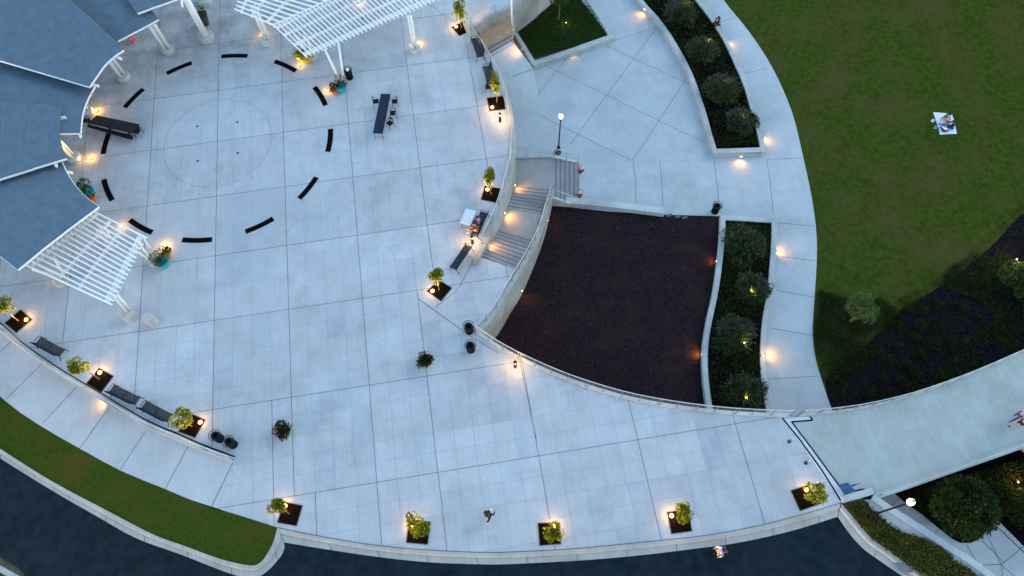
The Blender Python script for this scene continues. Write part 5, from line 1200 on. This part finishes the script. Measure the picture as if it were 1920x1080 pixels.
PURP = cloth('purple_top', (.17, .06, .30)); NAVY = cloth('navy_denim', (.03, .06, .16)); BLK = cloth('black_cloth', (.012, .011, .014)); TAN = cloth('tan_cloth', (.50, .26, .10)); WH = cloth('white_cloth', (.75, .75, .76)); GREY = cloth('grey_blue_shirt', (.24, .32, .42)); COR = cloth('coral_top', (.75, .20, .10)); OLV = cloth('olive_print', (.16, .12, .06)); JEAN = cloth('blue_jeans', (.03, .11, .26)); DRED = cloth('dark_red', (.12, .008, .012)); YEL = cloth('yellow_helmet', (.70, .50, .12)); SHOEB = cloth('black_shoes', (.015, .015, .018)); SHOEW = cloth('white_shoes', (.7, .7, .72)); BSH = cloth('blue_shorts', (.06, .07, .30))
bb = BEN[2]; br = bb.rotation_euler[2]; ax = Vector((math.cos(br), math.sin(br), 0)); bk = Vector((-math.sin(br), math.cos(br), 0))
s1 = -1 if ax.y > 0 else 1
person(bb.location+ax*s1*.02-bk*0.0, br+math.pi, sit(), 'person in a purple top and navy trousers seated on the bench by the pale table', PURP, NAVY, SHOEB)
person(bb.location+ax*s1*.52-bk*0.02, br+math.pi+.15, sit(lean=.12), 'person in black with bare tan legs seated at the bench end near the bollard light', BLK, TAN, SHOEW, longtr=False)
pp = U(1340, 47, ZL+.52); person(Vector((pp.x, pp.y, ZL)), math.radians(-75), sit(lean=.14), 'person in black sitting on the long planter wall facing the lawn', BLK, BLK, SHOEB, hair='short', longsl=False)
mb = MB(); mb.box((0, 0, .22), (.32, .22, .44), .4); mb.tube([(-.1, -.13, .1), (-.12, -.2, .25), (-.1, -.13, .4)], .02, 6); mb.tube([(.1, -.13, .1), (.12, -.2, .25), (.1, -.13, .4)], .02, 6); ob = mb.build('backpack', SHOEB); q = U(1345, 41, ZL+.5); ob.location = q; tag(ob, 'small dark backpack on the planter wall beside the seated person', 'backpack')
person(U(917, 970), math.radians(-40), walk(), 'person in black clothes walking alone across the lower plaza', BLK, BLK, SHOEW, hair='long')
person(U(1897, 785), math.radians(-75), walk(), 'person in a blue-grey shirt and dark trousers walking on the footbridge', GREY, NAVY, SHOEB, longsl=False)
person(U(1901, 799), math.radians(-75), walk(-1), 'person in a coral top and black shorts walking on the footbridge', COR, BLK, SHOEB, longsl=False, longtr=False, hair='long')
# picnic
BLKT = mat('pale_blanket', (.62, .70, .76), .9, .06, 5)
P = px('1750 210.6;1760 211;1772 212;1784.5 212.8;1789 226;1792 240;1794 250.5;1780 251;1762.5 252.3;1760 240;1755 225', ZL+.03); mb = MB(); mb.prism(P, ZL); ob = mb.build('picnic_blanket', BLKT); tag(ob, 'pale picnic blanket spread on the lawn', 'blanket')
gs = dict(pelvis=(0, 0, .13), chest=(0, .10, .48), neck=(0, .16, .62), head=(0, .24, .76), shL=(-.19, .10, .55), shR=(.19, .10, .55), elL=(-.26, .26, .34), elR=(.26, .26, .34), wrL=(-.12, .46, .30), wrR=(.12, .46, .30), hipL=(-.09, .04, .12), hipR=(.09, .04, .12), knL=(-.30, .36, .26), knR=(.30, .36, .26), anL=(.02, .48, .08), anR=(-.02, .40, .08), toeL=(.14, .54, .05), toeR=(-.15, .46, .05), look=(0, 1, -.4))
person(U(1768, 222, ZL+.02), math.radians(205), gs, 'person with dark hair in an olive and tan outfit sitting on the picnic blanket', OLV, TAN, SHOEB, longsl=False, longtr=False, hair='long')
g2 = dict(gs); g2.update(knL=(-.16, .46, .2), knR=(.2, .5, .12), anL=(-.2, .85, .08), anR=(.16, .9, .06), toeL=(-.22, .98, .12), toeR=(.16, 1.03, .12))
person(U(1784, 240, ZL+.02), math.radians(70), g2, 'person in a black top and blue jeans sitting on the picnic blanket', BLK, JEAN, SHOEB, hair='long')
mb = MB(); mb.lathe((0, 0, 0), [(.20, 0), (.26, .12), (.22, .24), (.12, .28)], 10); mb.tube([(-.15, 0, .2), (-.1, .1, .42), (.1, .1, .42), (.15, 0, .2)], .02, 6); ob = mb.build('handbag', SHOEB); ob.location = U(1770, 244, ZL+.03); tag(ob, 'black handbag on the lower edge of the picnic blanket', 'bag')
mb = MB(); mb.box((0, 0, .02), (.26, .36, .03), .5); ob = mb.build('notebook', WHITE); ob.location = U(1772, 240.5, ZL+.31); tag(ob, 'white notebook resting on the black handbag', 'book')
mb = MB(); mb.lathe((0, 0, 0), [(.10, 0), (.13, .06), (.05, .12)], 8); ob = mb.build('pink_pouch', cloth('pink_cloth', (.8, .2, .28))); ob.location = U(1775, 233, ZL+.03); tag(ob, 'pink pouch in the middle of the picnic blanket', 'pouch')
mb = MB(); mb.box((0, 0, .05), (.22, .2, .1), .4); ob = mb.build('purple_box', cloth('lilac_cloth', (.28, .24, .50))); ob.location = U(1764, 234.5, ZL+.03); tag(ob, 'lilac box at the left edge of the picnic blanket', 'box')
def shoes(x, y, rz, lb, m):
    r = empty('pair_of_shoes', U(x, y, ZL), rz, lb, 'shoes', 'shoes left on the lawn')
    for s_ in (-.1, .1): mb = MB(); mb.tube([(s_, -.12, .04), (s_, 0, .05), (s_*1.1, .14, .035)], [.045, .05, .04], 8); mb.build('shoe', m, r, smooth=True)
shoes(1749, 227, .6, 'pair of white shoes on the grass left of the blanket', SHOEW); shoes(1754, 239.5, .9, 'pair of grey-blue shoes on the grass nearer the blanket corner', GREY)
# cyclist
by = U(1345, 1036, -.13); hd_ = math.radians(100)
bc = empty('bicycle', by, hd_, 'bicycle ridden on the dark road along the plaza kerb', 'bicycle')
for yy, nm in ((.52, 'wheel'), (-.52, 'wheel')):
    mb = MB(); ri = [Vector((0, yy+.33*math.cos(k*math.pi/12), .34+.33*math.sin(k*math.pi/12))) for k in range(25)]; mb.tube(ri, .018, 6, cap=False)
    for k in range(12): a = k*math.pi/6; mb.tube([(0, yy, .34), (0, yy+.32*math.cos(a), .34+.32*math.sin(a))], .003, 3)
    mb.build(nm, BPLAS, bc)
mb = MB(); mb.tube([(0, -.52, .34), (0, -.05, .30), (0, .36, .82), (0, -.16, .80), (0, -.05, .30)], .018, 6); mb.tube([(0, -.52, .34), (0, -.16, .80), (0, -.2, .95)], .014, 6); mb.tube([(0, .52, .34), (0, .36, .95)], .016, 6); mb.build('frame', BMET, bc)
mb = MB(); mb.tube([(-.25, .3, .97), (-.05, .4, 1.0), (.05, .4, 1.0), (.25, .3, .97)], .014, 6); mb.build('handlebar', BMET, bc); mb = MB(); mb.box((0, -.22, .96), (.13, .26, .05)); mb.build('saddle', BPLAS, bc)
cy = dict(pelvis=(0, -.18, 1.04), chest=(0, .12, 1.33), neck=(0, .24, 1.44), head=(0, .34, 1.54), shL=(-.19, .14, 1.38), shR=(.19, .14, 1.38), elL=(-.27, .20, 1.18), elR=(.27, .20, 1.18), wrL=(-.25, .28, 1.02), wrR=(.25, .28, 1.02), hipL=(-.09, -.16, 1.0), hipR=(.09, -.16, 1.0), knL=(-.13, .18, .80), knR=(.13, .10, .62), anL=(-.12, .02, .42), anR=(.12, -.08, .22), toeL=(-.12, .16, .40), toeR=(.12, .06, .18), look=(0, 1, .1))
person(by, hd_, cy, 'cyclist in a white top, blue shorts and yellow helmet riding on the dark road', WH, BSH, SHOEW, longsl=True, longtr=False, hat=YEL)
mb = MB(); mb.box((0, 0, 0), (.24, .30, .12), mat=Matrix.Rotation(math.radians(44), 3, 'X')); ob = mb.build('backpack', DRED); ob.location = by+Matrix.Rotation(hd_, 3, 'Z')@Vector((0, -.07, 1.36)); ob.rotation_euler = (0, 0, hd_); tag(ob, 'dark red backpack worn by the cyclist', 'backpack')
